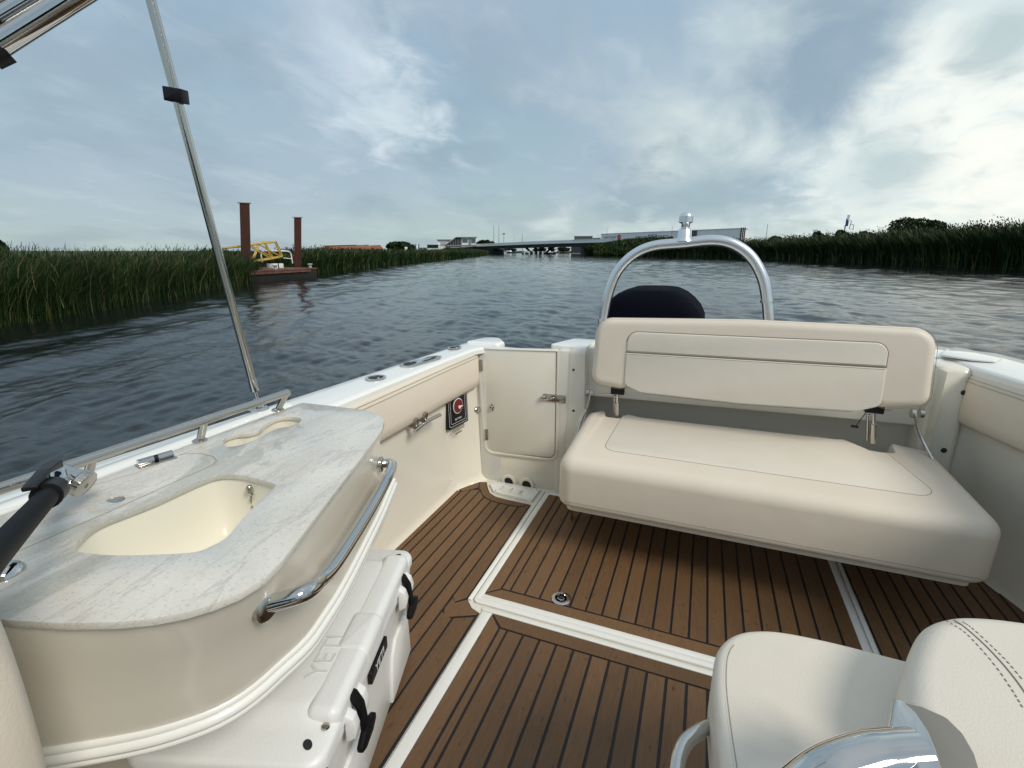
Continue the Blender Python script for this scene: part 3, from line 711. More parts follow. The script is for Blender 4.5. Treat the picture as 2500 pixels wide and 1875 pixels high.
mast(1481, 557.5, 260, .11, 'street lamp above the left end of the white showroom', name='street_lamp', lean=1.0, cat='street lamp', arm=3)
mast(1637, 553, 230, .11, 'street lamp in front of the middle of the white showroom', name='street_lamp', lean=4.5, cat='street lamp', arm=1.2)
mast(1868, 548, 200, .12, 'leaning lamp post between the showroom and the tall blue sign', name='street_lamp', lean=6, cat='street lamp', arm=1)
# tall sign pylon
py_ = empty('sign_pylon', (hpt(2062, 600, 170).x, hpt(2062, 600, 170).y, .5), 'tall leaning blue and white advertising pylon above the right reeds', 'sign')
fpoly(py_, 'post', GREYP, [(2060, 570), (2062, 550), (2065, 550), (2063, 570)], 170, .6)
fpoly(py_, 'upper_panel', CLADW, [(2067, 541), (2069, 524.5), (2076, 524.5), (2072, 541)], 170, .8)
fpoly(py_, 'lower_panel', BLUE, [(2063, 552), (2066.5, 532), (2072.5, 541), (2070, 552)], 169.5, 1.2)
pts = [hpt(*q, 170) for q in ((2073, 560), (2079, 539), (2074, 538))]; b = MB(); b.tube(pts, .09, 6); b.build('lamp_bracket', GREYP, py_)
pts = [hpt(*q, 170) for q in ((2082, 562), (2084.5, 549), (2078, 547.5))]; b = MB(); b.tube(pts, .09, 6); b.build('lamp_bracket', GREYP, py_)
sh = empty('roadside_sign', (hpt(1990, 570, 165).x, hpt(1990, 570, 165).y, .5), 'small pale roadside sign on a post in front of a dark tree', 'sign')
fpoly(sh, 'panel', CLADW, [(1984, 561), (1997, 560), (1997, 563), (1984, 564)], 165, .4); fpoly(sh, 'post', CONC, [(1988, 564), (1990.5, 564), (1990.5, 576), (1988, 576)], 165, .3)
bd = empty('bird', tuple(at(303, 40, dist=60)), 'tiny dark bird high in the sky beside the canopy pole', 'bird')
bq = at(303, 40, dist=60); b = MB()
b.loft([[bq+rt*x*.22+up*(y*.22)+fw*z_*.1 for x, y, z_ in ((-1, .9, 0), (-.1, .12, .4), (.9, -.9, 0), (.1, -.12, -.4))], [bq+rt*x*.2+up*(y*.2)+fw*(.1+z_*.1) for x, y, z_ in ((-1, .9, 0), (-.1, .1, .4), (.9, -.9, 0), (.1, -.1, -.4))]], smooth=False); b.build('bird_body', HOLE, bd)
# boats and sheds seen under the bridge
def moored(px, dist, L, label, m, cabin=True):
    p = at(px, 612, dist=dist); t = empty('moored_boat', (p.x, p.y, WL), label, 'boat', 'boats moored beyond the bridge')
    M = Matrix.Translation((p.x, p.y, WL)); ring = lambda s, z: [(x*L*s, y*L*.22*s, z) for x, y in ((-.5, -1), (.25, -1), (.5, 0), (.25, 1), (-.5, 1))]
    b = MB(); b.loft([ring(.85, -.1), ring(1, .9)], M, False); b.build('hull', m, t)
    if cabin: b = MB(); b.loft([[(x*L, y*L, .9) for x, y in ((-.3, -.15), (.15, -.15), (.15, .15), (-.3, .15))], [(x*L, y*L, 1.9) for x, y in ((-.25, -.12), (.05, -.12), (.05, .12), (-.25, .12))]], M, False); b.build('cabin', CLADW, t); b = MB(); b.box(-.22*L, .02*L, -.155*L, .155*L, 1.25, 1.6, M); b.build('window', GLASS, t)
moored(1223, 340, 9, 'white motor cruiser moored under the left part of the bridge', CLADW)
moored(1290, 420, 10, 'white cruiser moored beyond the slanted bridge piers', CLADW)
moored(1341, 430, 8, 'small white boat right of the bridge piers', CLADW)
moored(1245, 400, 9, 'dark-hulled boat left of the bridge piers', DARK)
ws = empty('white_gazebo', (hpt(1357, 612, 430).x, hpt(1357, 612, 430).y, 0), 'white pointed gazebo seen under the bridge', 'building')
fpoly(ws, 'roof', CLADW, [(1352, 607), (1357, 603), (1361, 607)], 430, 4); fpoly(ws, 'wall', CLADW, [(1354, 607), (1359, 607), (1359, 615), (1354, 615)], 431, 3)
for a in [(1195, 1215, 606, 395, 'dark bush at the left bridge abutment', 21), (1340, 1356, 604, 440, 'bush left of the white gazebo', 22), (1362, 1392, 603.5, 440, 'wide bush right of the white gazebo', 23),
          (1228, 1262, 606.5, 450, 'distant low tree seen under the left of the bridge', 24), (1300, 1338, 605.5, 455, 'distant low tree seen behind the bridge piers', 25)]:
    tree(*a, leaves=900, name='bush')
b = MB(); A, Bq = hpt(1120, 612, 470), hpt(1500, 612, 470); wallbox(b, A, Bq, WL, 1.1, 12)
tag(b.build('far_quay', mat('far_bank_green', (.05, .07, .05), .9, var=(.08, .9, (.25, .26, .25))), None), kind='structure')

# ================================================================== RUSTY PONTOON
po = empty('work_pontoon', (-26.2, 23.5, WL), 'rusty flat-decked work pontoon moored in the reeds', 'pontoon')
PA, PB = at(612, 690, z=WL), at(772, 678, z=WL)
PA = Vector((PA.x, PA.y, 0)); PB = Vector((PB.x, PB.y, 0)); pu = (PB-PA); pl_ = pu.length; pu.normalize(); pn = Vector((-pu.y, pu.x, 0)); pn = pn if pn.x < 0 else -pn
PM = Matrix(((pu.x, pn.x, 0, PA.x), (pu.y, pn.y, 0, PA.y), (0, 0, 1, 0), (0, 0, 0, 1)))
b = MB(); b.box(-3, pl_+.1, 0, 5.5, WL-.3, .12, PM); b.build('hull', TAR, po, bevel=.03)
b = MB(); b.box(-3.05, pl_+.15, -.05, 5.55, .122, .20, PM); b.build('deck_plate', RUSTD, po)
b = MB(); b.box(-3, pl_-.6, -.12, -.052, -.02, .10, PM); b.build('rubbing_strake', RUSTD, po)
def pk(px, py, back):  # a spot on the pontoon at a bearing, set back from its front edge
    d = at(px, 612, dist=1)-EYE; o = PA+pn*back; A = np.array([[pu.x, -d.x], [pu.y, -d.y]]); s = np.linalg.solve(A, [-o.x, -o.y]); q = o+pu*s[0]
    return q, at(px, py, dist=math.hypot(q.x, q.y)).z
for px in (667, 753):
    q, _ = pk(px, 650, .4); b = MB(); b.lathe([(.10, .2), (.10, .38), (.17, .40), (.17, .46), (0, .48)], 12, Matrix.Translation((q.x, q.y, 0))); b.build('bollard', CONC, po)
def pile(pxs, ytop, back, label):
    q, z0 = pk(sum(pxs)/2, ytop, back); dd = math.hypot(q.x, q.y); w = (at(pxs[1], 612, dist=dd)-at(pxs[0], 612, dist=dd)).length*.93; c = q
    t = empty('steel_pile', (c.x, c.y, WL), label, 'pile', 'rusty steel piles holding the pontoon')
    f = Vector((c.x, c.y, 0)).normalized(); e = Vector((f.y, -f.x, 0)); M = Matrix(((e.x, f.x, 0, c.x), (e.y, f.y, 0, c.y), (0, 0, 1, 0), (0, 0, 0, 1)))
    z0 -= .08; lean = .12
    M = M @ Matrix(((1, 0, .105, -.03), (0, 1, 0, 0), (0, 0, 1, 0), (0, 0, 0, 1)))
    b = MB(); b.box(-w/2, w/2, 0, .05, WL-1, z0, M); b.build('front_flange', RUST, t)
    b = MB(); b.box(-.03, .03, .052, .25, WL-1, z0-.002, M); b.build('web', RUST, t)
    b = MB(); b.box(-w/2+.02, w/2-.02, .252, .29, WL-1, z0, M); b.build('rear_flange', RUST, t)
    b = MB(); b.box(-w/2-.10, w/2+.08, -.06, .36, z0+.002, z0+.05, M); b.build('cap_plate', CONC, t)
pile((582, 608), 492, .9, 'taller rusty steel pile on the left of the pontoon')
pile((713.5, 732.5), 528, 2.2, 'shorter rusty steel pile on the right of the pontoon')
# yellow gangway truss lying on the pontoon
gw = empty('gangway_truss', (-25.8, 24.2, .2), 'worn yellow lattice gangway lying tilted on the rusty pontoon', 'gangway')
def gp(px, py, back): q, z = pk(px, py, back); return Vector((q.x, q.y, z))
Gf = [(648, 592, 1.3), (674, 591.5, 1.3), (676, 590, 1.3)]
top = [gp(545, 606, 1.6), gp(608, 600, 1.5), gp(648, 593, 1.4), gp(674, 591, 1.3)]
topb = [gp(560, 604, 2.9), gp(612, 598, 2.8), gp(650, 591, 2.7), gp(677, 590, 2.6)]
bot = [gp(560, 645, 1.6), gp(610, 640, 1.5), gp(660, 632, 1.4), gp(684, 627, 1.3)]
botb = [gp(570, 641, 2.9), gp(615, 637, 2.8), gp(664, 629, 2.7), gp(688, 626, 2.6)]
def chord(name, P, r=.055): b = MB(); b.tube(P, r, 6); return b.build(name, YEL, gw)
for P in (top, topb, bot, botb): chord('chord', P)
for a, c in ((top[2], bot[2]), (topb[2], botb[2]), (top[3], bot[3]), (topb[3], botb[3]), (top[1], bot[2]), (topb[1], botb[2]), (bot[1], top[1]), (bot[1], gp(632, 596, 1.45)), (botb[1], gp(636, 594, 2.75)), (gp(634, 596, 1.45), bot[3])): chord('strut', [a, c], .042)
for a, c in ((top[2], topb[2]), (top[3], topb[3]), (bot[2], botb[2]), (bot[3], botb[3])): chord('cross_bar', [a, c], .05)
q, z = pk(669, 640, 1.6); z = .202
tk = empty('white_box', (q.x, q.y, z), 'white plastic box under the end of the yellow gangway', 'box')
BMx = Matrix(((pu.x, pn.x, 0, q.x), (pu.y, pn.y, 0, q.y), (0, 0, 1, z), (0, 0, 0, 1)))
b = MB(); b.box(-.45, .45, -.2, .3, 0, .30, BMx); b.build('box_body', WHITEP, tk, bevel=.02); b = MB(); b.box(-.04, .04, -.215, -.202, 0, .32, BMx); b.build('strap', HOLE, tk)
hr = empty('tubular_handrail', (q.x, q.y, .2), 'bent white tubular handrail on the pontoon by the shorter pile', 'handrail')
P = fillet3([gp(636, 640, 3.2), gp(636, 612, 3.2), gp(700, 613, 2.6), gp(709, 616, 2.6), gp(711, 643, 2.6)], .4); b = MB(); b.tube(P, .045, 8); b.build('rail', CLADW, hr)
b = MB(); b.tube([gp(690, 630, 2.7), gp(710, 632, 2.6)], .03, 6); b.build('rail', CLADW, hr)

# ================================================================== THE BOAT
boat = empty('motorboat', (0, 1.2, WL), 'cream and white open motorboat whose teak-decked cockpit fills the foreground', 'boat')
def arr(*p): return [Vector(q) for q in p]
# --- cockpit sole (white moulded deck the teak lies on)
ZS = 0.0
b = MB(); b.prism([(-1.205, -.6), (1.26, -.6), (1.26, 2.2), (1.16, 2.52), (.90, 2.56), (-.48, 2.56), (-.50, 2.385), (-1.10, 2.385), (-1.205, 2.18)], -.03, -.004)
sole = b.build('cockpit_sole', NSKID, boat)
# hatch rims: raised lids with a groove round them
def rim(name, x0, x1, y0, y1, w, z1, r=.02):
    b = MB(); b.prism(rect(x0, x1, y0, y1, r), -.0035, z1, [rect(x0+w, x1-w, y0+w, y1-w, r*.5)]); return b.build(name, GELW, boat, bevel=.0025)
lid = rim('hatch_lid_rim', -.712, .640, 1.404, 2.345, .026, .006)
lid2 = MB(); lid2.box(-.69, .62, 1.43, 1.455, -.0034, .006); lid2.build('hatch_lid_edge', GELW, boat, bevel=.002)
for x0, x1, y0, y1 in ((-.735, -.7185, 1.41, 2.35), (.6465, .662, 1.38, 2.35)):
    b = MB(); b.box(x0, x1, y0, y1, -.0038, .004); b.build('deck_rib', GELW, boat, bevel=.002)
b = MB(); b.box(-.66, .66, 1.374, 1.3925, -.0038, .004); b.build('deck_rib', GELW, boat, bevel=.002)
b = MB(); b.box(-.655, -.616, -.3, 1.372, -.0038, .0035); b.build('deck_rib', GELW, boat, bevel=.002)
b = MB(); b.box(.616, .655, -.3, 1.372, -.0038, .0035); b.build('deck_rib', GELW, boat, bevel=.002)
PLK = .0045
def panel_base(out, name='teak_panel', label=None):
    b = MB(); b.prism(out, -.0036, .0012); o = b.build(name, CAULK, boat); return tag(o, label)
def plank(poly, parent):
    b = MB(); b.prism(poly, .0014, PLK+random.uniform(0, .0004)); return b.build('plank', TEAK, parent, bevel=.0008, bseg=1)
G = .0040  # half seam
def planks_lr(parent, xs, ylo, yhi):
    """planks between successive seam positions xs; ylo/yhi functions of x give their ends"""
    for a, c in zip(xs[:-1], xs[1:]):
        x0, x1 = a+G, c-G
        plank([(x0, ylo(x0)+G), (x1, ylo(x1)+G), (x1, yhi(x1)-G), (x0, yhi(x0)-G)], parent)
# hatch teak
hx0, hx1, hy0, hy1 = -.688, .614, 1.456, 2.318; bw = .052
hp = panel_base(rect(hx0, hx1, hy0, hy1, .012))
xs = [hx0+bw, hx0+bw+.037]
while xs[-1]+.0605 < hx1-bw-.03: xs.append(xs[-1]+.0605)
xs = xs+[hx1-bw]
planks_lr(hp, xs, lambda x: hy0+bw, lambda x: hy1-.004)
plank([(hx0+.001, hy0+.001), (hx1-.001, hy0+.001), (hx1-bw-G, hy0+bw-G), (hx0+bw+G, hy0+bw-G)], hp)
plank([(hx0+.001, hy0+.001+G*2), (hx0+bw-G, hy0+bw+G*.5), (hx0+bw-G, hy1-.004), (hx0+.001, hy1-.004)], hp)
plank([(hx1-bw+G, hy0+bw+G*.5), (hx1-.001, hy0+.001+G*2), (hx1-.001, hy1-.004), (hx1-bw+G, hy1-.004)], hp)
# forward panel teak
fx0, fx1, fy1 = -.614, .614, 1.372; bw2 = .052
fp = panel_base(rect(fx0, fx1, -.3, fy1, .012))
xs = [fx0+bw2, fx0+bw2+.030]
while xs[-1]+.0600 < fx1-bw2-.02: xs.append(xs[-1]+.0600)
xs.append(fx1-bw2)
planks_lr(fp, xs, lambda x: -.3, lambda x: fy1-bw2-.004)
plank([(fx0+bw2+G, fy1-bw2-.004+G*.6), (fx1-bw2-G, fy1-bw2-.004+G*.6), (fx1-.001, fy1-.001), (fx0+.001, fy1-.001)], fp)
plank([(fx0+.001, -.3), (fx0+bw2-G, -.3), (fx0+bw2-G, fy1-bw2-.004-G), (fx0+.001, fy1-.004-G)], fp)
plank([(fx1-bw2+G, -.3), (fx1-.001, -.3), (fx1-.001, fy1-.004-G), (fx1-bw2+G, fy1-bw2-.004-G)], fp)
# port side panel
def lerp_path(P):
    def f(x):
        for (a, ya), (c, yc) in zip(P[:-1], P[1:]):
            if a <= x <= c: return ya+(yc-ya)*(x-a)/(c-a)
        return P[0][1] if x < P[0][0] else P[-1][1]
    return f
out_top = [(-1.186, 2.185), (-1.112, 2.318), (-1.070, 2.330), (-1.035, 2.268), (-1.00, 2.218), (-.955, 2.192), (-.90, 2.184), (-.746, 2.178)]
inn_top = lerp_path([(-1.15, 2.172), (-1.118, 2.205), (-1.085, 2.243), (-1.058, 2.215), (-1.03, 2.175), (-.995, 2.148), (-.955, 2.135), (-.90, 2.128), (-.795, 2.128)])
pp = panel_base([(-1.190, -.3), (-.662, -.3), (-.662, 1.358), (-.70, 1.372), (-.738, 1.41)]+out_top[::-1])
xs = [-1.155, -1.112, -1.060, -1.008, -.956, -.903, -.850, -.797]
planks_lr(pp, xs, lambda x: -.3, inn_top)
plank([(-1.189, -.3), (-1.155-G, -.3), (-1.155-G, 2.168), (-1.185, 2.18)], pp)
# border boards round the aft corner
plank([(-1.184, 2.188), (-1.152, 2.177), (-1.118, 2.210), (-1.087, 2.249), (-1.107, 2.312)], pp)
plank([(-1.081, 2.250), (-1.055, 2.222), (-1.027, 2.181), (-.993, 2.154), (-.954, 2.141), (-.90, 2.134), (-.797, 2.134), (-.750, 2.174), (-.90, 2.180), (-.955, 2.188), (-1.003, 2.214), (-1.038, 2.264), (-1.072, 2.325), (-1.103, 2.314)], pp)
plank([(-.797+G, 1.40), (-.775, 1.375), (-.742, 1.412), (-.748, 2.168), (-.797+G, 2.126)], pp)
plank([(-.790, 1.392), (-.797+G, 1.33), (-.772, 1.29), (-.665, 1.345), (-.665, 1.355), (-.70, 1.368), (-.735, 1.403), (-.770, 1.370)], pp)
xs2 = [-.797, -.740, -.665]
planks_lr(pp, xs2, lambda x: -.3, lerp_path([(-.80, 1.325), (-.772, 1.282), (-.665, 1.336)]))
# starboard-in-view side panel
sp_ = panel_base([(.668, -.3), (1.235, -.3), (1.235, 2.10), (1.15, 2.40), (.668, 2.42)])
xs = [.668, .720, .773, .826, .879, .932, .985, 1.038, 1.091, 1.144, 1.19]
planks_lr(sp_, xs, lambda x: -.3, lambda x: 2.38 if x < 1.12 else 2.38-(x-1.12)*3)
plank([(1.19+G, -.3), (1.234, -.3), (1.234, 2.09), (1.19+G, 2.20)], sp_)
# flush pull ring
rg = Matrix.Translation((-.398, 1.538, .0052))
b = MB(); b.lathe([(.038, 0), (.038, .003), (.032, .006), (.023, .005), (.021, .0), (0, .0)], 36, rg); ring = b.build('hatch_pull', CHROME, boat)
b = MB(); b.tube([(-.011+.0, .0, .004), (-.012, -.010, .006), (0, -.015, .006), (.012, -.010, .006), (.011, 0, .004)], .0030, 8, rg); b.build('finger_loop', CHROME, ring)
b = MB(); b.lathe([(.0125, .0006), (.0125, .0012)], 20, rg @ Matrix.Translation((0, .003, 0))); b.build('finger_recess', HOLE, ring)
# --- cockpit liner walls (inside skin), plan polylines at several heights
def wall(name, rings, m=GEL, closed=False): b = MB(); b.loft(rings, closed=closed, smooth=True); return b.build(name, m, boat)
def ring_at(z, P): return [(x, y, z) for x, y in P]
def arc_pts(P, r, seg=5):  # round the corners of an open plan polyline
    return [(v.x, v.y) for v in fillet3([(x, y, 0) for x, y in P], r, seg)]
W0 = arc_pts([(-1.175, -.6), (-1.175, 2.17), (-1.087, 2.345), (-1.07, 2.36), (-.60, 2.36)], .012)
Wc = arc_pts([(-1.200, -.6), (-1.200, 2.185), (-1.115, 2.365), (-1.10, 2.388), (-.60, 2.388)], .012)
W1 = arc_pts([(-1.165, -.6), (-1.170, 2.03), (-1.138, 2.365), (-1.12, 2.395), (-.60, 2.395)], .012)
W2 = arc_pts([(-1.15, -.6), (-1.158, 1.99), (-1.142, 2.365), (-1.135, 2.395), (-.60, 2.395)], .012)
wall('cockpit_liner', [ring_at(-.003, W0), ring_at(.012, arc_pts([(-1.188, -.6), (-1.188, 2.178), (-1.10, 2.358), (-1.085, 2.376), (-.60, 2.376)], .012)), ring_at(.04, Wc), ring_at(.40, W1), ring_at(.585, W2), ring_at(.775, W2)])
# door surround (frame with opening) on the transom, facing forward: local x right, y up
TF = frame((0, 2.372, 0), (1, 0, 0), (0, 0, 1))        # z axis = towards viewer (-Y)
DO = rpoly([(-1.095, .17, .045), (-.662, .19, .045), (-.670, .83, 0), (-1.128, .83, 0)])
b = MB(); b.prism([(-1.135, -.0), (-.60, 0), (-.60, .805), (-1.142, .785)], -.010, .006, [rpoly([(-1.084, .178, .045), (-.668, .197, .045), (-.674, .80, .001), (-1.124, .78, .001)])], TF); b.build('door_surround', GEL, boat, bevel=.003)
b = MB(); b.prism(rpoly([(-1.096, .166, .05), (-.654, .186, .05), (-.664, .803, .002), (-1.136, .783, .002)]), .0065, .013, [rpoly([(-1.083, .18, .045), (-.669, .199, .045), (-.675, .799, .001), (-1.123, .779, .001)])], TF); b.build('door_gasket_lip', GEL, boat, bevel=.003)
b = MB(); b.prism(rpoly([(-1.077, .186, .042), (-.674, .205, .042), (-.679, .806, .004), (-1.117, .784, .004)]), -.03, .010, (), TF); door = b.build('transom_door', GEL, boat, bevel=.004)
b = MB(); b.prism(rpoly([(-1.081, .181, .045), (-.670, .200, .045), (-.676, .798, .001), (-1.121, .778, .001)]), -.028, -.012, (), TF); b.build('door_gap', HOLE, boat)
for zc, xc in ((.690, -1.108), (.285, -1.084)):
    b = MB(); b.box(xc-.012, xc+.012, zc-.032, zc+.032, .0105, .0135, TF); hg = b.build('hinge', STEEL, door, bevel=.0008)
    b = MB(); b.tube([TF @ Vector((xc, zc-.033, .0165)), TF @ Vector((xc, zc+.033, .0165))], .004, 10); b.build('hinge_pin', STEEL, door)
    for dx in (-.008, .008):
        for dz in (-.02, 0, .02): pass
b = MB(); b.lathe([(.017, .011), (.017, .015), (.010, .018), (.009, .024), (.0, .025)], 20, TF @ Matrix.Translation((-1.045, .452, 0)) @ Matrix.Diagonal((.75, 1.25, 1, 1))); b.build('lock', CHROME, door)
b = MB(); b.box(-.742, -.62, .528, .568, .0105, .016, TF); lt = b.build('slide_latch', STEEL, door, bevel=.002)
for x in (-.715, -.69): b = MB(); b.lathe([(.008, .016), (.007, .019), (0, .021)], 14, TF @ Matrix.Translation((x, .547, 0))); b.build('latch_rivet', CHROME, door)
b = MB(); b.tube([TF @ Vector((-.75, .547, .018)), TF @ Vector((-.728, .547, .018))], .010, 12); b.build('latch_knob', CHROME, door)
b = MB(); b.tube([TF @ Vector((-1.128, .430, .006)), TF @ Vector((-1.128, .430, .020))], .014, 16); b.build('door_bumper', CHROME, boat)
b = MB(); b.lathe([(.019, .006), (.019, .012), (.015, .03), (.008, .038), (0, .040)], 20, TF @ Matrix.Translation((-1.145, .43, 0))); b.build('door_bumper', CHROME, boat)
# post between door and bench
b = MB(); b.loft([[(-.66, 2.366, -.003), (-.50, 2.366, -.003), (-.50, 2.55, -.003), (-.66, 2.55, -.003)], [(-.61, 2.362, .45), (-.515, 2.362, .45), (-.515, 2.55, .45), (-.61, 2.55, .45)], [(-.612, 2.362, .80), (-.525, 2.362, .80), (-.525, 2.55, .80), (-.612, 2.55, .80)], [(-.606, 2.376, .812), (-.532, 2.376, .815), (-.532, 2.55, .82), (-.606, 2.55, .82)]], smooth=False)
b.build('bench_post', GEL, boat, bevel=.010, bseg=3)
b = MB(); b.loft([[(-.672, 2.3615, -.003), (-.615, 2.3615, -.003), (-.615, 2.5, -.003), (-.672, 2.5, -.003)], [(-.668, 2.3615, .805), (-.6165, 2.3615, .805), (-.6165, 2.5, .805), (-.668, 2.5, .805)]], smooth=False); b.build('door_jamb', GEL, boat, bevel=.004)
for z in (.71, .49):
    b = MB(); b.lathe([(.0065, 0), (.0055, .003), (0, .004)], 12, frame((-.585 if z > .6 else -.577, 2.361, z), (1, 0, 0), (0, 0, 1))); b.build('screw_cap', HOLE, boat)
# bench recess wall, post on the right
b = MB(); b.loft([ring_at(z, [(-.52, 2.36), (-.52, 2.56), (.93, 2.56), (.93, 2.36)]) for z in (-.003, .40, .835)], closed=False, smooth=False); b.build('bench_recess_wall', GEL, boat)
b = MB(); rp = lambda x0, x1, y0, y1, r, z: [(x, y, z) for x, y in rect(x0, x1, y0, y1, r)]
b.loft([rp(.90, 1.06, 2.42, 2.72, .03, -.003), rp(.915, 1.05, 2.42, 2.72, .03, .45), rp(.925, 1.045, 2.42, 2.72, .03, .82), rp(.93, 1.038, 2.43, 2.715, .03, .838), rp(.945, 1.02, 2.45, 2.70, .02, .845)]); b.build('bench_post', GEL, boat)
for x, z in ((1.022, .745), (1.005, .49)):
    b = MB(); b.lathe([(.011, 0), (.008, .005), (0, .006)], 14, frame((x, 2.4185, z), (1, 0, 0), (0, 0, 1))); b.build('screw_cap', HOLE, boat)
# right-hand liner wall
V0 = arc_pts([(1.03, 2.47), (1.13, 2.40), (1.235, 2.05), (1.24, -.6)], .06)
V1 = arc_pts([(1.03, 2.47), (1.10, 2.41), (1.205, 2.05), (1.23, -.6)], .06)
V2 = arc_pts([(1.03, 2.47), (1.07, 2.42), (1.16, 2.05), (1.20, -.6)], .06)
wall('cockpit_liner', [ring_at(-.003, V0), ring_at(.03, arc_pts([(1.03, 2.47), (1.15, 2.41), (1.25, 2.05), (1.255, -.6)], .06)), ring_at(.40, V1), ring_at(.60, V2), ring_at(.83, V2)])
# --- bolsters (padded coamings)
def bolster(path, z0, z1, side, label=None):
    """path in plan on the inner face; padded strip with rounded section"""
    sec = [(0, z0), (.018, z0+.004), (.034, z0+.022), (.038, z0+.06), (.036, z1-.05), (.030, z1-.022), (.016, z1-.006), (0, z1)]
    rings = []
    P = [Vector(p) for p in path]; n = len(P)
    for i, p in enumerate(P):
        t = (P[min(i+1, n-1)]-P[max(0, i-1)]).normalized(); nn = Vector((t.y, -t.x))*side
        zz = 0; e = 1.0 if 0 < i < n-1 else .3
        rings.append([(p.x+nn.x*d*e, p.y+nn.y*d*e, z+zz) for d, z in sec])
    b = MB(); b.loft(rings, closed=False, smooth=True); return b.build('coaming_bolster', VINYL, boat)
bolster([(-1.163, -.6), (-1.163, -.5), (-1.155, 1.0), (-1.146, 1.6), (-1.142, 2.0), (-1.126, 2.30), (-1.12, 2.345)], .565, .785, -1) if False else None
PB1 = [(-1.150, -.6), (-1.150, .9), (-1.150, 1.5), (-1.152, 1.98), (-1.145, 2.33), (-1.145, 2.355)]
bolster(PB1, .565, .782, 1)
PB2 = [(1.20, -.6), (1.19, .8), (1.175, 1.6), (1.150, 2.05), (1.058, 2.425), (1.055, 2.44)]
bolster(PB2, .605, .835, -1)
def seam(pts, r=.0010, name='seam', parent=None, m=SEAM): b = MB(); b.tube(pts, r, 5, cap=False); return b.build(name, m, parent or boat)
for d, z in ((.0375, .742), (.0345, .757)):
    seam([(x+(d), y, z) for x, y in PB1[1:-1]], .0008)
for d, z in ((.0385, .792), (.0355, .806)):
    seam([(x-(d), y, z) for x, y in PB2[1:-1]], .0008)
# --- gunwale caps
def gunwale(inner, outer, zi, zo, m=GELW):
    n = len(inner); rings = []
    for (xi, yi), (xo, yo), a, c in zip(inner, outer, zi, zo):
        s = 1 if xo > xi else -1
        rings.append([(xi, yi, a-.03), (xi-s*.0, yi, a-.008), (xi+s*.008, yi, a), (xi+s*.02, yi, a+.003), (xi*.3+xo*.7, yi*.3+yo*.7, c-.001), (xo-s*.025, yo, c), (xo-s*.008, yo, c-.010), (xo, yo, c-.032), (xo+s*.004, yo, c-.07), (xo-s*.02, yo, c-.12), (xo-s*.06, yo, c-.55), (xo-s*.14, yo, WL-.15)])
    b = MB(); b.loft(rings, closed=False, smooth=True); return b.build('gunwale', m, boat)
gi = [(-1.128, -1.2), (-1.128, .5), (-1.128, 1.2), (-1.128, 2.0), (-1.115, 2.30), (-1.07, 2.40), (-1.045, 2.50), (-1.045, 2.55)]
go = [(-1.40, -1.2), (-1.37, .5), (-1.335, 1.2), (-1.285, 2.0), (-1.265, 2.30), (-1.25, 2.45), (-1.20, 2.56), (-1.10, 2.62)]
gunwale(gi, go, [.82, .80, .795, .79, .79, .79, .79, .775], [.822, .803, .799, .795, .795, .795, .79, .775])
# raised moulding along the port gunwale beside the counter
b = MB(); b.loft([[(-1.215, y, .79), (-1.218, y, .812), (-1.228, y, .818), (-1.262, y, .818), (-1.272, y, .810), (-1.276, y, .79)] for y in (-.6, 1.08, 1.14)], closed=False); b.build('gunwale_moulding', GELW, boat)
gi = [(1.195, -1.2), (1.19, .5), (1.175, 1.2), (1.13, 2.05), (1.035, 2.42), (1.02, 2.60), (.99, 2.72)]
go = [(1.46, -1.2), (1.44, .5), (1.42, 1.2), (1.37, 2.05), (1.33, 2.42), (1.26, 2.75), (1.10, 2.95)]
gunwale(gi, go, [.85]*5+[.85, .84], [.86]*6+[.845])
b = MB(); b.prism([(1.175, 2.25), (1.33, 1.9), (1.42, 1.0), (1.24, 1.0), (1.20, 1.9), (1.145, 2.15)][::-1], .8625, .8665); b.build('nonskid_pad', NSKID, boat, bevel=.001)
cpp = [tuple(at(x*K, y*K, z=.862).xy) for x, y in ((2032, 768), (2100, 778), (2150, 782), (2166, 775), (2090, 756), (2062, 752), (2045, 755))]
cpp = cpp if sum(cpp[i][0]*cpp[(i+1) % 7][1]-cpp[(i+1) % 7][0]*cpp[i][1] for i in range(7)) > 0 else cpp[::-1]
b = MB(); b.prism(cpp, .858, .867); b.build('corner_cap', GELW, boat, bevel=.004)
b = MB(); b.prism(rpoly([(.99, 2.60, .02), (1.15, 2.72, .02), (1.12, 2.90, .06), (.92, 2.95, .06), (.90, 2.64, .02)]), .70, .85); b.build('corner_cap', GELW, boat, bevel=.02, bseg=4)
b = MB(); b.tube(smooth_path([(1.27, 2.02, .872), (1.29, 1.98, .878), (1.34, 1.95, .876), (1.37, 2.0, .870)], 4), .008, 8); b.build('rod_holder', CHROME, boat)
# stern coamings and transom top
b = MB(); b.prism(rpoly([(-.74, 2.43, .02), (-.60, 2.42, .01), (.95, 2.50, 0), (.95, 2.72, 0), (-.66, 2.66, .04)]), .56, .822); b.build('transom_top', GELW, boat, bevel=.018, bseg=4)
b = MB(); b.prism(rpoly([(-1.12, 2.36, .0), (-.60, 2.385, .0), (-.60, 2.42, .0), (-1.12, 2.42, .0)]), .0, .792); b.build('door_back', GELW, boat, bevel=.006)
b = MB(); b.prism([(-1.2, 2.42), (1.2, 2.42), (1.15, 3.0), (-1.15, 3.0)], -.35, -.05); b.build('swim_platform', GELW, boat, bevel=.02)
b = MB(); b.prism(rpoly([(-1.24, 2.42, .02), (-1.03, 2.425, .03), (-1.02, 2.50, .04), (-1.10, 2.62, .08), (-1.19, 2.60, .06)]), .60, .806); b.build('corner_cap', GELW, boat, bevel=.03, bseg=4)
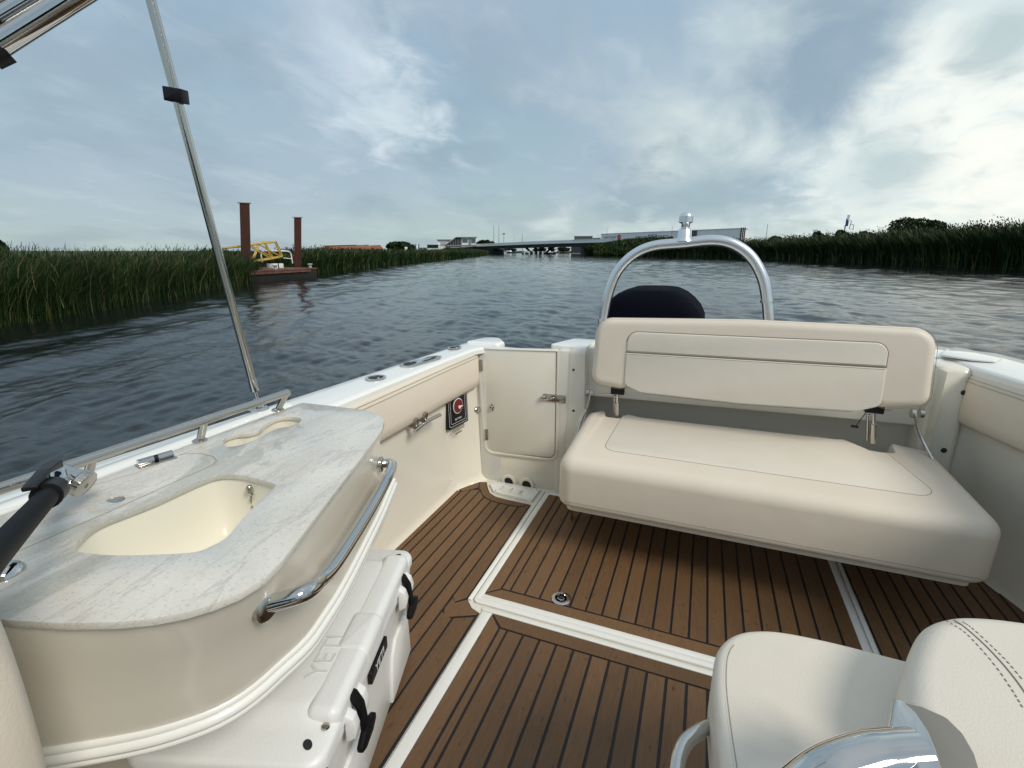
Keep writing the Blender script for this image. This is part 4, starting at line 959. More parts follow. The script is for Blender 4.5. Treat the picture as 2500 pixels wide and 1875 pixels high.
# --- gunwale fittings
def oval(cx, cy, a, c, rot, n=28): return [(cx+a*math.cos(t)*math.cos(rot)-c*math.sin(t)*math.sin(rot), cy+a*math.cos(t)*math.sin(rot)+c*math.sin(t)*math.cos(rot)) for t in [2*math.pi*k/n for k in range(n)]]
def bezel(cx, cy, a, c, rot, z, name, dot=True):
    b = MB(); b.prism(oval(cx, cy, a, c, rot), z, z+.0035, [oval(cx, cy, a*.72, c*.70, rot)]); o = b.build(name, CHROME, boat, bevel=.0012)
    b = MB(); b.prism(oval(cx, cy, a*.74, c*.72, rot), z-.001, z+.0007); b.build('cup', HOLE if dot else STEEL, o)  # flat dark disc in place of the cup's shaded inside
    if dot: b = MB(); b.lathe([(.006, .0), (.005, .003), (0, .004)], 12, Matrix.Translation((cx+a*.3, cy, z+.001))); b.build('drain_stud', CHROME, o)
bezel(-1.213, 1.575, .040, .046, 0, .79855, 'cup_holder')
bezel(-1.215, 2.262, .034, .050, 0, .7985, 'cup_holder')
b = MB(); out = rpoly([(-1.262, 1.78, .03), (-1.185, 1.80, .03), (-1.155, 2.00, .02), (-1.168, 2.05, .02), (-1.215, 2.02, .02)]); b.prism(out, .7965, .8025, [oval(-1.222, 1.84, .026, .045, .1)]); rh = b.build('rod_holder', CHROME, boat, bevel=.0015)
b = MB(); b.prism(oval(-1.222, 1.84, .027, .046, .1), .7975, .7995); b.build('rod_hole_shade', HOLE, rh)  # dark disc painted for the shade down the hole
b = MB(); b.prism([(-1.195, 1.90), (-1.178, 1.905), (-1.170, 1.99), (-1.185, 1.99)], .8026, .8035); b.build('slot_shade', HOLE, rh)  # dark strip laid on top for the slot's shade
# horn cleat on the port wall
cl = MB(); cpts = [at(900+p[0]*600/1991, 780+p[1]*600/1991, X=-1.10) for p in ((372, 905), (430, 860), (500, 812), (578, 772))]
cl.tube(smooth_path(cpts, 4), [.006]*4+[.010]*5+[.006]*4 if False else .0085, 10); cleat = cl.build('mooring_cleat', STEEL, boat)
for p in ((395, 850), (470, 800)):
    a = at(900+p[0]*600/1991, 780+p[1]*600/1991, X=-1.102); b = MB(); b.tube([a+Vector((0, 0, .03)), a+Vector((-.005, 0, .01)), a+Vector((-.01, 0, -.012)), a+Vector((-.055, 0, -.01))], [.008, .011, .011, .012], 8); b.build('cleat_leg', STEEL, cleat)
# battery switch plate on the chamfered corner
cw = Vector((-1.1605, 2.145, .44)); BPx = Vector((.033, .30, 0)).normalized()
BPx = Vector((.045, .30, -.0)).normalized(); nb_ = Vector((BPx.y, -BPx.x, 0)); BP = frame(at(1115, 988, X=-1.143), (BPx.x, BPx.y, .0), (-.03, 0, 1))
b = MB(); b.prism(rect(-.088, .088, -.115, .175, .008), -.012, .006, (), BP); bp_ = b.build('battery_switch_panel', BLACKP, boat, bevel=.002)
def outline(x0, x1, y0, y1, w, name, m): b = MB(); b.prism(rect(x0, x1, y0, y1, .01), .006, .0068, [rect(x0+w, x1-w, y0+w, y1-w, .009)], BP); b.build(name, m, bp_)
outline(-.078, .078, -.105, .165, .0014, 'printed_border', PRINT); outline(-.064, .064, -.092, .055, .0014, 'printed_border', PRINT)
b = MB(); b.lathe([(.041, .006), (.041, .009), (.037, .0095)], 32, BP @ Matrix.Translation((0, -.005, 0))); b.build('dial_ring', PRINT, bp_)
b = MB(); b.lathe([(.037, .009), (.036, .012), (0, .0125)], 32, BP @ Matrix.Translation((0, -.005, 0))); b.build('dial', RED, bp_)
b = MB(); b.prism([(-.004, -.006), (.03, .0), (.03, .003), (-.004, .006)], .0127, .016, (), BP @ Matrix.Translation((.004, -.012, 0))); b.lathe([(.009, .0127), (.009, .017)], 16, BP @ Matrix.Translation((.004, -.012, 0))); b.build('pointer', PRINT, bp_)
text_mesh('lettering', 'BATTERY', .014, BP @ Matrix.Translation((0, -.074, .0066)), PRINT, bp_, .0004)
for x, y in ((-.074, -.10), (.074, -.10), (.074, .045), (-.074, .045)): b = MB(); b.lathe([(.0045, .006), (.003, .0085), (0, .009)], 10, BP @ Matrix.Translation((x, y, 0))); b.build('screw_head', CHROME, bp_)
b = MB()
for k, (w, y) in enumerate(((.055, -.131), (.05, -.138), (.028, -.150), (.03, -.155))): b.box(-w, w, y-.0013, y+.0013, .0025, .0032, BP)
b.build('small_print', PRINTD, bp_)
text_mesh('lettering', 'SERVICE AND ENGINE BATTERY SWITCH', .0055, BP @ Matrix.Translation((0, -.1205, .003)), PRINTD, bp_, .0003)
# scupper plate and drains
b = MB(); slots = []
for cx, cy in ((-.955, 2.283), (-.895, 2.278), (-.835, 2.273)):
    slots.append(rpoly([(cx-.018+.012, cy-.026, .004), (cx-.005+.014, cy-.028, .004), (cx+.018-.012, cy+.026, .004), (cx+.005-.016, cy+.028, .004)][::1], 3))
b.prism(rpoly([(-1.035, 2.300, .01), (-.985, 2.232, .02), (-.93, 2.222, .01), (-.752, 2.208, .006), (-.748, 2.345, .004), (-1.030, 2.350, .02)]), -.0036, .010, slots); sc = b.build('scupper_plate', GELW, boat, bevel=.002)
b = MB(); b.prism(rect(-.99, -.79, 2.24, 2.31), -.0038, -.001); b.build('slot_floor', NSKID, sc)
for x, y in ((-1.005, 2.34), (-.765, 2.332), (-.975, 2.24), (-.765, 2.222)): b = MB(); b.lathe([(.004, .010), (.003, .0125), (0, .013)], 10, Matrix.Translation((x, y, 0))); b.build('screw_head', STEEL, sc)
for x in (-.945, -.835):
    DM = frame((x, 2.3655, .012), (1, 0, 0), (0, 0, 1)); b = MB(); b.lathe([(.026, 0), (.045, 0), (.046, .006), (.040, .010), (.028, .008), (.026, 0)], 28, DM); dr = b.build('drain_ring', GEL, boat)
    b = MB(); b.lathe([(.027, -.004), (.027, .0015)], 24, DM); b.build('drain_hole', HOLE, dr)

# ================================================================== GALLEY
gal = empty('galley_console', (-.9, .7, 0), 'white galley console with veined stone countertop and sink', 'galley console')
ZC = .85; TH = .011
def c2(x, y, z=ZC): p = at(x*K, y*K, z=z); return (p.x, p.y)
edge = [c2(*p) for p in ((655, 870), (720, 877), (785, 885), (815, 893), (830, 908), (826, 926), (812, 947), (757, 1018), (700, 1092), (650, 1158), (610, 1210), (570, 1250), (515, 1283), (460, 1305), (400, 1323), (330, 1336), (250, 1344), (140, 1346), (20, 1340), (-120, 1325), (-260, 1290))]
outc = edge+[(-1.115, edge[-1][1]-.1), (-1.118, edge[0][1]-.01)]
outc = [tuple(p) for p in outc]
if sum(outc[i][0]*outc[(i+1) % len(outc)][1]-outc[(i+1) % len(outc)][0]*outc[i][1] for i in range(len(outc))) < 0: outc = outc[::-1]
sinkp = [(150, 1190), (172, 1163), (215, 1130), (330, 1085), (430, 1040), (475, 1026), (520, 1026), (560, 1035), (590, 1044), (594, 1051), (565, 1078), (520, 1125), (490, 1160), (455, 1180), (420, 1192), (350, 1197), (240, 1199)]
def sm2(P, n=4):
    Q = [c2(*p) for p in P]; Q3 = smooth_path([(x, y, 0) for x, y in Q+Q[:1]], n); return [(v.x, v.y) for v in Q3[:-1]]
sink = sm2(sinkp)
cups = sm2([(481, 953), (488, 945), (510, 938), (540, 935), (560, 928), (575, 915), (600, 903), (630, 900), (650, 904), (645, 914), (625, 921), (600, 925), (580, 934), (560, 946), (530, 958), (505, 964), (486, 963)])
tap = [c2(250+21*math.cos(t), 1078+7.5*math.sin(t)-2*math.cos(t)) for t in [2*math.pi*k/20 for k in range(20)]]
b = MB(); b.prism(outc, ZC-TH, ZC, [sink, cups, tap]); top_ = b.build('countertop', STONE, gal, bevel=.003)
def grooveline(P, w=.0016, z=ZC, m=SEAM, name='seam', par=None):
    Q = [Vector((*c2(*p), z+.0003)) for p in P]; b = MB(); vs = []
    for i, q in enumerate(Q):
        t = (Q[min(i+1, len(Q)-1)]-Q[max(i-1, 0)]).normalized(); nn = Vector((-t.y, t.x, 0))*w/2; vs += [q-nn, q+nn]
    b.add(vs, [(2*i, 2*i+1, 2*i+3, 2*i+2) for i in range(len(Q)-1)]); return b.build(name, m, par or top_)
grooveline([(-60, 1232), (0, 1208), (230, 1108), (380, 1040), (430, 1018), (462, 1003), (468, 995), (460, 986), (435, 980), (405, 980), (388, 983)])
grooveline([(-60, 1120), (120, 1072), (300, 1020), (388, 983), (440, 963)], .0009)
# sink bowl
def bowl(out, depth, r, m, name, par):
    b = MB(); rings = [[(x, y, ZC-.012) for x, y in inset(out, -.003)], [(x, y, ZC-TH-.004) for x, y in inset(out, -.003)]]
    if sum(out[i][0]*out[(i+1) % len(out)][1]-out[(i+1) % len(out)][0]*out[i][1] for i in range(len(out))) < 0: out = out[::-1]
    rings = [inset3(out, -.004, ZC-TH-.001)]
    for k in range(1, 8):
        t = k/7; rings.append(inset3(out, -.004+r*(1-math.cos(t*math.pi/2))+.006*t, ZC-TH-depth*math.sin(t*math.pi/2)**.8 if k < 7 else ZC-TH-depth))
    b.loft(rings, caps=False); b.add(rings[-1], [tuple(range(len(out)))]); return b.build(name, m, par)
bw_ = bowl(sink, .125, .032, SINK, 'sink_basin', gal)
bowl(cups, .07, .006, SINK, 'cup_well', gal)
b = MB(); cx = sum(p[0] for p in tap)/20; cy = sum(p[1] for p in tap)/20; b.lathe([(.022, ZC-.003), (.020, ZC-.05), (0, ZC-.05)], 20, Matrix.Translation((cx, cy, 0))); b.build('finger_hole', STEEL, gal)
# plug chain
p0 = at(540*K, 1062*K, z=ZC-.035); b = MB(); b.lathe([(.008, 0), (.008, .008), (.004, .014), (0, .015)], 10, Matrix.Translation(p0)); ch = b.build('plug_hook', STEEL, gal)
b = MB()
for k in range(11):
    q = p0+Vector((0.004*math.sin(k), .003*math.cos(k*1.3), -.006*k)); b.lathe([(0, -.0035), (.0026, -.0018), (.0026, .0018), (0, .0035)], 8, Matrix.Translation(q))
b.build('plug_chain', STEEL, gal)
# hinge of the folding lid
h0, h1 = Vector((*c2(296, 1010), ZC)), Vector((*c2(378, 986), ZC)); hx = (h1-h0).normalized(); HM = frame((h0+h1)/2, hx, Vector((-hx.y, hx.x, 0))); hl = (h1-h0).length
b = MB(); b.box(-hl/2, hl/2, -.016, .016, .0004, .0028, HM); hh = b.build('lid_hinge', STEEL, gal, bevel=.001)
for s in (-1, 1): b = MB(); b.tube([HM @ Vector((s*.004, .002, .009)), HM @ Vector((s*hl*.46, .002, .009))], .0075, 14); b.build('hinge_barrel', CHROME, hh)
b = MB(); b.tube([HM @ Vector((-.0038, .002, .009)), HM @ Vector((.0038, .002, .009))], .0068, 14); b.build('hinge_bush', BLACKP, hh)
# body under the counter, flared out at its foot trim
tb = [c2(*p, z=.58) for p in ((850, 1040), (838, 1068), (820, 1110), (775, 1200), (735, 1275), (700, 1330), (660, 1385), (600, 1440), (545, 1488), (480, 1530), (400, 1562), (300, 1590), (135, 1620), (0, 1640))]
tt = [c2(*p, z=ZC-TH) for p in ((812, 905), (822, 925), (806, 960), (752, 1030), (715, 1080), (680, 1128), (640, 1180), (600, 1232), (555, 1270), (500, 1300), (440, 1322), (330, 1345), (150, 1355), (0, 1352))]
def resample(P, n):
    P = [Vector(p) for p in P]; L = [0]
    for a, c in zip(P[:-1], P[1:]): L.append(L[-1]+(c-a).length)
    o = []
    for k in range(n):
        s = L[-1]*k/(n-1); i = max(j for j in range(len(L)) if L[j] <= s+1e-9); i = min(i, len(P)-2); t = (s-L[i])/(L[i+1]-L[i]); o.append(tuple(P[i].lerp(P[i+1], t)))
    return o
def smooth_plan(P, n=60): return resample([(v.x, v.y) for v in smooth_path([(x, y, 0) for x, y in P], 6)], n)
TB, TT = smooth_plan(tb), smooth_plan(tt)
TT = [(x-.004*0-.006, y) for x, y in TT]
rings = []
for t, e in ((0, 0), (.12, .0), (.3, .006), (.5, .008), (.7, .006), (.9, .0), (1, 0)):
    rings.append([(-1.14, TT[0][1]*(1-t)+TB[0][1]*t, (ZC-TH)*(1-t)+.58*t)]+[(a[0]*(1-t)+c_[0]*t-e, a[1]*(1-t)+c_[1]*t, (ZC-TH-.0005)*(1-t)+.58*t) for a, c_ in zip(TT, TB)])
b = MB(); b.loft(rings, closed=False); b.build('front_panel', GEL, gal)
under = [(-1.16, TB[0][1])]+TB+[(-1.16, TB[-1][1])]
if sum(under[i][0]*under[(i+1) % len(under)][1]-under[(i+1) % len(under)][0]*under[i][1] for i in range(len(under))) < 0: under = under[::-1]
b = MB(); b.prism(under, .575, .5795); b.build('underside', GEL, gal)
b = MB(); b.prism([(-1.16, -.4), (-1.05, -.4), (-1.05, .30), (-1.16, .34)], 0, .574); b.build('pedestal', GEL, gal)
for dz, r, dd in ((.585, .0085, 0), (.571, .0105, .004), (.557, .0085, .003)):
    P = [(x+dd, y-dd*.3, dz) for x, y in TB]; b = MB(); b.tube(P, r, 10); b.build('trim_bead', GELW, gal)
# grab rail on the front panel
def on_panel(px, py, off=0.0):
    best = None
    for k in range(200):
        z = .60+.22*k/199; t = (ZC-TH-z)/(ZC-TH-.58); q = at(px*K, py*K, z=z); cur = [((a[0]*(1-t)+c_[0]*t), (a[1]*(1-t)+c_[1]*t)) for a, c_ in zip(TT, TB)]
        j = min(range(len(cur)), key=lambda i: (cur[i][0]-q.x)**2+(cur[i][1]-q.y)**2)
        j0, j1 = max(j-1, 0), min(j+1, len(cur)-1); tx = Vector((cur[j1][0]-cur[j0][0], cur[j1][1]-cur[j0][1])).normalized(); nn = Vector((-tx.y, tx.x)); nn = nn if nn.x > 0 else -nn
        s = (q.x-cur[j][0])*nn.x+(q.y-cur[j][1])*nn.y
        e = abs(s-off)
        if best is None or e < best[0]: best = (e, q, Vector((nn.x, nn.y, 0)))
    return best[1], best[2]
(g0, n0), (g1, n1) = on_panel(822, 1003), on_panel(574, 1313)
mids = [on_panel(x, y, .042)[0] for x, y in ((838, 1030), (790, 1115), (728, 1212), (694, 1252), (655, 1282))]
gr = fillet3([g0-n0*.01, g0+n0*.034]+mids[0:1], .022, 6)[:-1]+mids[0:1]
path = [g0-n0*.01, g0+n0*.030]+mids[:4]+[mids[4], g1-n1*.01]
gr = smooth_path(path, 8)
b = MB(); b.tube(gr, .0135, 20); b.build('grab_rail', CHROME, gal)
for q, nn in ((g0, n0), (g1, n1)):
    b = MB(); b.lathe([(.0215, -.003), (.0215, .004), (.018, .007), (.013, .008)], 24, frame(q, Vector((0, 0, 1)).cross(nn), (0, 0, 1)) @ Matrix.Rotation(0, 4, 'X')); b.build('rail_flange', STEEL, gal)
# fiddle rail at the back edge
RX = -1.072
pr = [at(620*K, 849*K, X=-1.11), at(0, 1058*K, X=-1.11)]
def railp(px, py): return at(px*K, py*K, X=-1.085)
ra, rb_ = railp(622, 848), railp(0, 1056)
rb2 = ra+(rb_-ra)*1.5
b = MB(); b.tube([ra, rb2], .0105, 14); b.build('fiddle_rail', STEEL, gal)
for px, py in ((600, 886), (432, 953), (187, 1040)):
    # post foot on the counter, straight up to the rail
    f_ = at(px*K, py*K, z=ZC); t = (f_.y-ra.y)/(rb2.y-ra.y); q = ra+(rb2-ra)*t; f_ = Vector((f_.x, f_.y, ZC))
    b = MB(); b.tube([f_, q], .0085, 12); b.build('rail_post', STEEL, gal)
    b = MB(); b.lathe([(.017, 0), (.017, .003), (.012, .006), (.009, .007)], 18, Matrix.Translation(f_)); b.build('post_flange', STEEL, gal)
# chrome locking cap at the front left
cp = Vector((*c2(8, 1240), ZC)); b = MB(); b.lathe([(.024, 0), (.024, .004), (.020, .010), (.012, .0155), (0, .017)], 28, Matrix.Translation(cp)); lk = b.build('round_lock', CHROME, gal)
b = MB(); b.box(-.005, .005, -.0012, .0012, .0165, .0180, Matrix.Translation(cp)); b.build('key_slot', HOLE, lk)

# chrome swivel fitting on a black tube (pull-out tap parked over the counter)
sw = empty('swivel_tap', (-.97, .33, ZC), 'chrome swivel head with black lever on a thick black tube over the countertop', 'tap')
def tp(px, py, z): return at(px*2500/2500, py, z=z)
zo = lambda x, y, z: at(x*260/1078, 1080+y*400/1659, z=z)
b = MB(); b.tube([zo(520, 500, .93), zo(250, 800, .955), zo(-120, 1210, .985), zo(-480, 1640, 1.02)], [.0145, .0150, .0155, .016], 18); b.build('black_tube', RUBBER, sw)
a0, a1 = zo(540, 470, .928), zo(470, 545, .934); b = MB(); b.tube([a0, a1], .0205, 18); b.build('collar', BLACKP, sw)
b = MB(); b.tube(smooth_path([zo(530, 490, .93), zo(600, 420, .925), zo(590, 330, .925)], 5), [.011]*5+[.014]*6, 14); b.build('elbow', CHROME, sw)
e0, e1 = zo(580, 300, .925), zo(800, 400, .905); b = MB(); ax = (e1-e0).normalized(); L_ = (e1-e0).length
b.lathe([(0, -.014), (.012, -.010), (.0165, 0), (.0185, L_*.6), (.0215, L_*.95)], 24, frame(e0, ax.orthogonal(), ax.cross(ax.orthogonal()))); b.build('swivel_body', CHROME, sw)
b = MB(); b.lathe([(.0215, L_*.96), (.024, L_), (.024, L_+.012), (.020, L_+.015), (0, L_+.016)], 26, frame(e0, ax.orthogonal(), ax.cross(ax.orthogonal()))); b.build('end_ring', STEEL, sw)
l0, l1 = zo(575, 235, .945), zo(300, 420, .962); lx = (l1-l0).normalized(); LM = frame(l0, lx, (0, 0, 1)); ll = (l1-l0).length
b = MB(); b.prism(rpoly([(0, -.004, .002), (ll*.5, .000, .02), (ll+.006, -.010, .002), (ll+.008, -.003, .002), (ll*.5, .008, .02), (0, .010, .004)]), -.009, .009, (), LM); b.build('lever', BLACKP, sw, bevel=.003)

# ================================================================== COOLER
co = empty('cooler', (-.84, .85, 0), 'white hard-shell cooler box with black latches under the galley handrail', 'cooler')
A_, B_ = Vector((-.788, 1.150, 0)), Vector((-.578, .497, 0)); cu_ = (A_-B_).normalized(); cn = Vector((cu_.y, -cu_.x, 0))
CLn = (A_-B_).length; cc = (A_+B_)/2-cn*.20
CM = Matrix(((cu_.x, -cn.x, 0, cc.x), (cu_.y, -cn.y, 0, cc.y), (0, 0, 1, 0), (0, 0, 0, 1)))   # x along length, y away from the viewer side, z up ; front face at y=-.20
hl_ = CLn/2
b = MB(); b.loft([[(x, y, z) for x, y in rect(-hl_+q, hl_-q, -.20+q*.9, .20-q*.9, .035)] for q, z in ((.040, .004), (.032, .012), (.026, .13), (.018, .315))], CM); body = b.build('body', WHITEP, co)
b = MB(); b.slab(rect(-hl_+.006, hl_-.006, -.194, .194, .04), .312, .338, .006, .006, 3, CM); b.build('body_rim', WHITEP, co)
b = MB()
lidr = []
for q, z, e in ((0, .345, 0), (0, .362, 0), (.003, .370, 0), (.010, .374, 0), (.020, .376, .04), (.034, .388, .05), (.044, .398, .052), (.058, .402, .053), (.10, .4025, .06)):
    lidr.append([(x, y, z) for x, y in rect(-hl_+q+e, hl_-q-e, -.20+q+min(e, .0)*.3, .20-q, .038 if q < .03 else .05)])
b.loft([[(x, y, .341) for x, y in rect(-hl_+.004, hl_-.004, -.196, .196, .04)]]+lidr, CM); lid_ = b.build('lid', WHITEP, co)
# rolled front edge with a wider grip in the middle, latch horns
for x0, x1, y1, z, r in ((-hl_+.085, hl_-.06, -.125, .4030, .022), (-.1045, .0345, -.120, .4062, .024)):
    b = MB(); b.slab(rect(x0, x1, -.2010 if z < .404 else -.2035, y1, .024), .362, z, r, 0, 8, CM); b.build('lid_roll', WHITEP, lid_)
for x in (-.185, .205):
    for s in (-1, 1):
        b = MB(); b.loft([[(x+s*.030-.013, -.198, z), (x+s*.030+.013, -.198, z), (x+s*.030+.011, -.198-d, z), (x+s*.030-.011, -.198-d, z)] for z, d in ((.362, .004), (.35, .018), (.325, .024), (.300, .020), (.29, .004))], CM, smooth=False); b.build('latch_horn', WHITEP, body, bevel=.004)
    lt_ = MB(); lt_.loft([[(x-w, -.200-d, z), (x+w, -.200-d, z), (x+w, -.206-d-t, z), (x-w, -.206-d-t, z)] for z, d, w, t in ((.386, -.014, .009, .002), (.374, -.002, .013, .004), (.345, .012, .013, .004), (.300, .016, .012, .005), (.285, .016, .012, .006))], CM, smooth=False); l_ = lt_.build('latch', RUBBER, co, bevel=.002)
    lt_ = MB(); lt_.slab(rpoly([(x-.042, .262, .006), (x-.020, .250, .004), (x+.020, .250, .004), (x+.044, .262, .006), (x+.044, .276, .006), (x+.016, .291, .004), (x-.016, .291, .004), (x-.044, .276, .006)]), .218, .232, .003, .003, 2, CM @ Matrix(((1, 0, 0, 0), (0, 0, -1, 0), (0, 1, 0, 0), (0, 0, 0, 1)))); lt_.build('latch_grip', RUBBER, l_)
TXm = CM @ Matrix(((1, 0, 0, 0), (0, 1, 0, 0), (0, 0, 1, 0), (0, 0, 0, 1)))
text_mesh('lettering', 'YETI', .064, CM @ Matrix.Translation((-.115, -.118, .4024)) @ Matrix.Rotation(0, 4, 'Z'), mat('embossed_white_shaded', (.66, .68, .67), .4), lid_, .0012)  # lid's white darkened, shading of the raised letters put into the colour
FMx = CM @ Matrix(((1, 0, 0, 0), (0, 0, 1, -.1745), (0, 1, 0, 0), (0, 0, 0, 1)))
FMx = CM @ frame((0, -.1800, 0), (1, 0, 0), (0, -.03, 1))
b = MB(); b.slab(rect(-.062, .062, .262, .300, .006), -.004, .006, .002, 0, 2, FMx); lp = b.build('logo_plate', BLACKP, body)
text_mesh('lettering', 'YETI', .034, FMx @ Matrix.Translation((0, .281, .0062)), PRINT, lp, .0006)
for x0, x1 in ((-.300, -.10), (.10, .300)):
    b = MB(); b.loft([[(x0 + d, -.165+z*-.03, z), (x1-d, -.165+z*-.03, z), (x1-d, -.181+z*-.03, z), (x0+d, -.181+z*-.03, z)] for z, d in ((.02, .0), (.16, .02), (.20, .05))], CM, smooth=False); b.build('side_rib', WHITEP, body, bevel=.004)
for s in (-1, 1):
    b = MB(); b.prism(oval(s*(hl_-.042), -.158, .008, .012, s*.8), .3755, .3772, (), CM); b.build('tie_down_slot', HOLE, lid_)
b = MB(); b.lathe([(.0085, .378), (.0075, .3815), (0, .383)], 16, CM @ Matrix.Translation((-hl_+.078, -.178, 0))); b.build('rivet', STEEL, lid_)
b = MB(); rp_ = [CM @ Vector(p) for p in ((-hl_+.03, -.17, .335), (-hl_-.004, -.155, .30), (-hl_-.012, -.13, .20), (-hl_-.020, -.04, .14), (-hl_-.012, .06, .2), (-hl_, .12, .31))]; b.tube(smooth_path(rp_, 6), .006, 8); b.build('rope_handle', RUBBER, co)
b = MB(); rp_ = [CM @ Vector(p) for p in ((-hl_+.045, -.185, .330), (-hl_+.01, -.205, .30), (-hl_+.005, -.20, .22), (-hl_-.01, -.16, .15))]; b.tube(smooth_path(rp_, 6), .0045, 8); b.build('rope_handle', RUBBER, co)

# ================================================================== FOLDING BENCH
be = empty('folding_bench', (.23, 2.3, .3), 'cream upholstered stern bench with hinged backrest', 'bench')
SEATW = VINYL
def cushion_outline(pts):
    o = []; f = []
    for i, (x, y, r, w) in enumerate(pts):
        p, t = pts[i-1], pts[(i+1) % len(pts)]; q = rpoly([(p[0], p[1], 0), (x, y, r), (t[0], t[1], 0)], 8)[1:-1]
        o += q; f += [w]*len(q)
    return o, f
bo, bof = cushion_outline([(-.505, 1.80, .068, 1), (.975, 1.80, .08, 1), (.955, 2.395, .09, 1), (.83, 2.395, .01, .45), (.80, 2.39, .02, .25), (.792, 2.29, .016, .2), (.715, 2.29, .016, .2), (.640, 2.38, .03, .3), (.55, 2.385, .01, 1),
    (-.22, 2.38, .01, 1), (-.31, 2.38, .02, .25), (-.330, 2.31, .016, .2), (-.392, 2.31, .016, .2), (-.41, 2.38, .02, .25), (-.44, 2.38, .004, .45), (-.505, 2.375, .062, 1)])
SH = Matrix(((1, 0, 0, 0), (0, 1, 0, 0), (0, .075, 1, -.135), (0, 0, 0, 1)))   # the seat rises gently towards the backrest
b = MB(); b.slab(bo, .240, .462, .055, .03, 8, SH, fac=bof); stc = b.build('seat_cushion', VINYL, be)
# raised paler centre panel stitched into the seat
ip = [(-.295, 2.28), (-.318, 1.97), (-.305, 1.955), (-.27, 1.94), (.75, 1.94), (.80, 1.955), (.812, 1.98), (.762, 2.28)]
ipo = rpoly([(-.318, 2.34, 0), (-.340, 1.945, .05), (.838, 1.945, .06), (.765, 2.27, .0), (.70, 2.28, .02), (.62, 2.355, .02)])
b = MB(); b.slab(ipo, .455, .4632, .0012, 0, 2, SH); b.build('seat_panel', VINYLW, be)
seam([SH @ Vector((x, y, .4624)) for x, y in inset(ipo, -.001)][0:-8], .0010, 'seam', stc)
seam([(x, 1.8-.0005, .275) for x in np.linspace(-.47, .93, 8)], .0008, 'seam', stc)
b = MB(); b.prism(rect(-.47, .93, 1.84, 2.28, .03), .215, .2395); b.build('seat_board', GEL, be)
# backrest: local x right, y up, z to viewer, tilted back and following the slight rise to the right
TR = .014
BR = frame((.195, 2.285, .83), (1, 0, TR), (0, .10, 1))
bx0, bx1 = -.672, .672
bro = rpoly([(bx0, -.150, .055), (-.515, -.166, .05), (-.475, -.132, .02), (-.42, -.176, .06), (0, -.186, .3), (.42, -.176, .06), (.475, -.132, .02), (.515, -.150, .05), (bx1, -.135, .055), (bx1-.012, .175, .085), (0, .187, 1.5), (bx0+.012, .172, .085)], 8)
b = MB(); b.slab(bro, -.085, .012, .035, .03, 7, BR); bkc = b.build('backrest', VINYL, be)
up_ = rpoly([(-.505, .018, .004), (.505, .018, .004), (.505, .112, .055), (-.505, .112, .055)], 8)
lo_ = rpoly([(-.508, -.140, .03), (-.43, -.170, .05), (0, -.181, 1.), (.43, -.170, .05), (.508, -.140, .03), (.508, .013, .004), (-.508, .013, .004)], 8)
b = MB(); b.slab(up_, .004, .0185, .006, 0, 4, BR); b.build('backrest_panel', VINYLW, be)
b = MB(); b.slab(lo_, .004, .0185, .006, 0, 4, BR); b.build('backrest_panel', VINYLW, be)
seam([BR @ Vector((x, y, .0125)) for x, y in inset(up_, -.002)], .0016, 'seam', bkc); seam([BR @ Vector((-.508, .0155, .014)), BR @ Vector((.508, .0155, .014))], .0022, 'seam', bkc)
seam([BR @ Vector((x, y, -.0)) for x, y in inset(bro, -.0006)], .0009, 'seam', bkc)
# hinge struts
def strut(px, pyt, pyb, Y, name='back_strut'):
    a, c = at(px[0]*K, pyt*K, Y=Y), at(px[1]*K, pyb*K, Y=Y); m_ = a.lerp(c, .58); b = MB(); b.tube([a, m_], .0065, 12); s_ = b.build(name, CHROME, be)
    b = MB(); b.tube([m_, c+(c-a)*.3], .0115, 14); b.build('strut_sleeve', STEEL, s_)
    for d in (-.014, .012): b = MB(); b.tube([a+Vector((d, .01, -.035)), a+Vector((d*.4, .01, -.035))], .007, 10); b.build('strut_bolt', CHROME, s_)
    b = MB(); b.tube([a+Vector((-.013, .014, -.03)), c+Vector((-.013, .014, -.03))], .005, 8); b.build('strut_rear', STEEL, s_)
    b = MB(); b.box(a.x-.03, a.x+.035, a.y-.01, a.y+.02, a.z-.02, a.z+.015); b.build('strut_bracket', BLACKP, s_, bevel=.003)
strut((1333, 1333), 843, 890, 2.33); strut((1888, 1886), 882, 940, 2.33)
def arm(P, Y, w=.012):
    Q = smooth_path([at(x*K, y*K, Y=yy) for (x, y), yy in zip(P, Y)], 5); b = MB(); rings = []
    for i, q in enumerate(Q): rings.append([(q.x-.0045, q.y-w, q.z), (q.x+.0045, q.y-w, q.z), (q.x+.0045, q.y+w, q.z), (q.x-.0045, q.y+w, q.z)])
    b.loft(rings, smooth=False); b.build('side_arm', CHROME, be, bevel=.001)
arm([(1275, 852), (1268, 880), (1256, 910), (1244, 945)], [2.33, 2.33, 2.31, 2.28]); arm([(1977, 893), (1983, 925), (1995, 955), (2014, 990)], [2.36, 2.35, 2.33, 2.28])
for px, py, yy in ((1270, 848, 2.345), (1279, 850, 2.345), (1972, 893, 2.37), (1990, 893, 2.38)):
    q = at(px*K, py*K, Y=yy); b = MB(); b.tube([q+Vector((-.007, 0, 0)), q+Vector((.007, 0, 0))], .019, 16); b.build('pivot_disc', STEEL, be)
b = MB(); b.tube([at(1292*K, 850*K, Y=2.34), at(1325*K, 852*K, Y=2.34)], .003, 6); b.tube([at(1893*K, 884*K, Y=2.34), at(1925*K, 887*K, Y=2.34)], .003, 6); b.build('hinge_rod', STEEL, be)
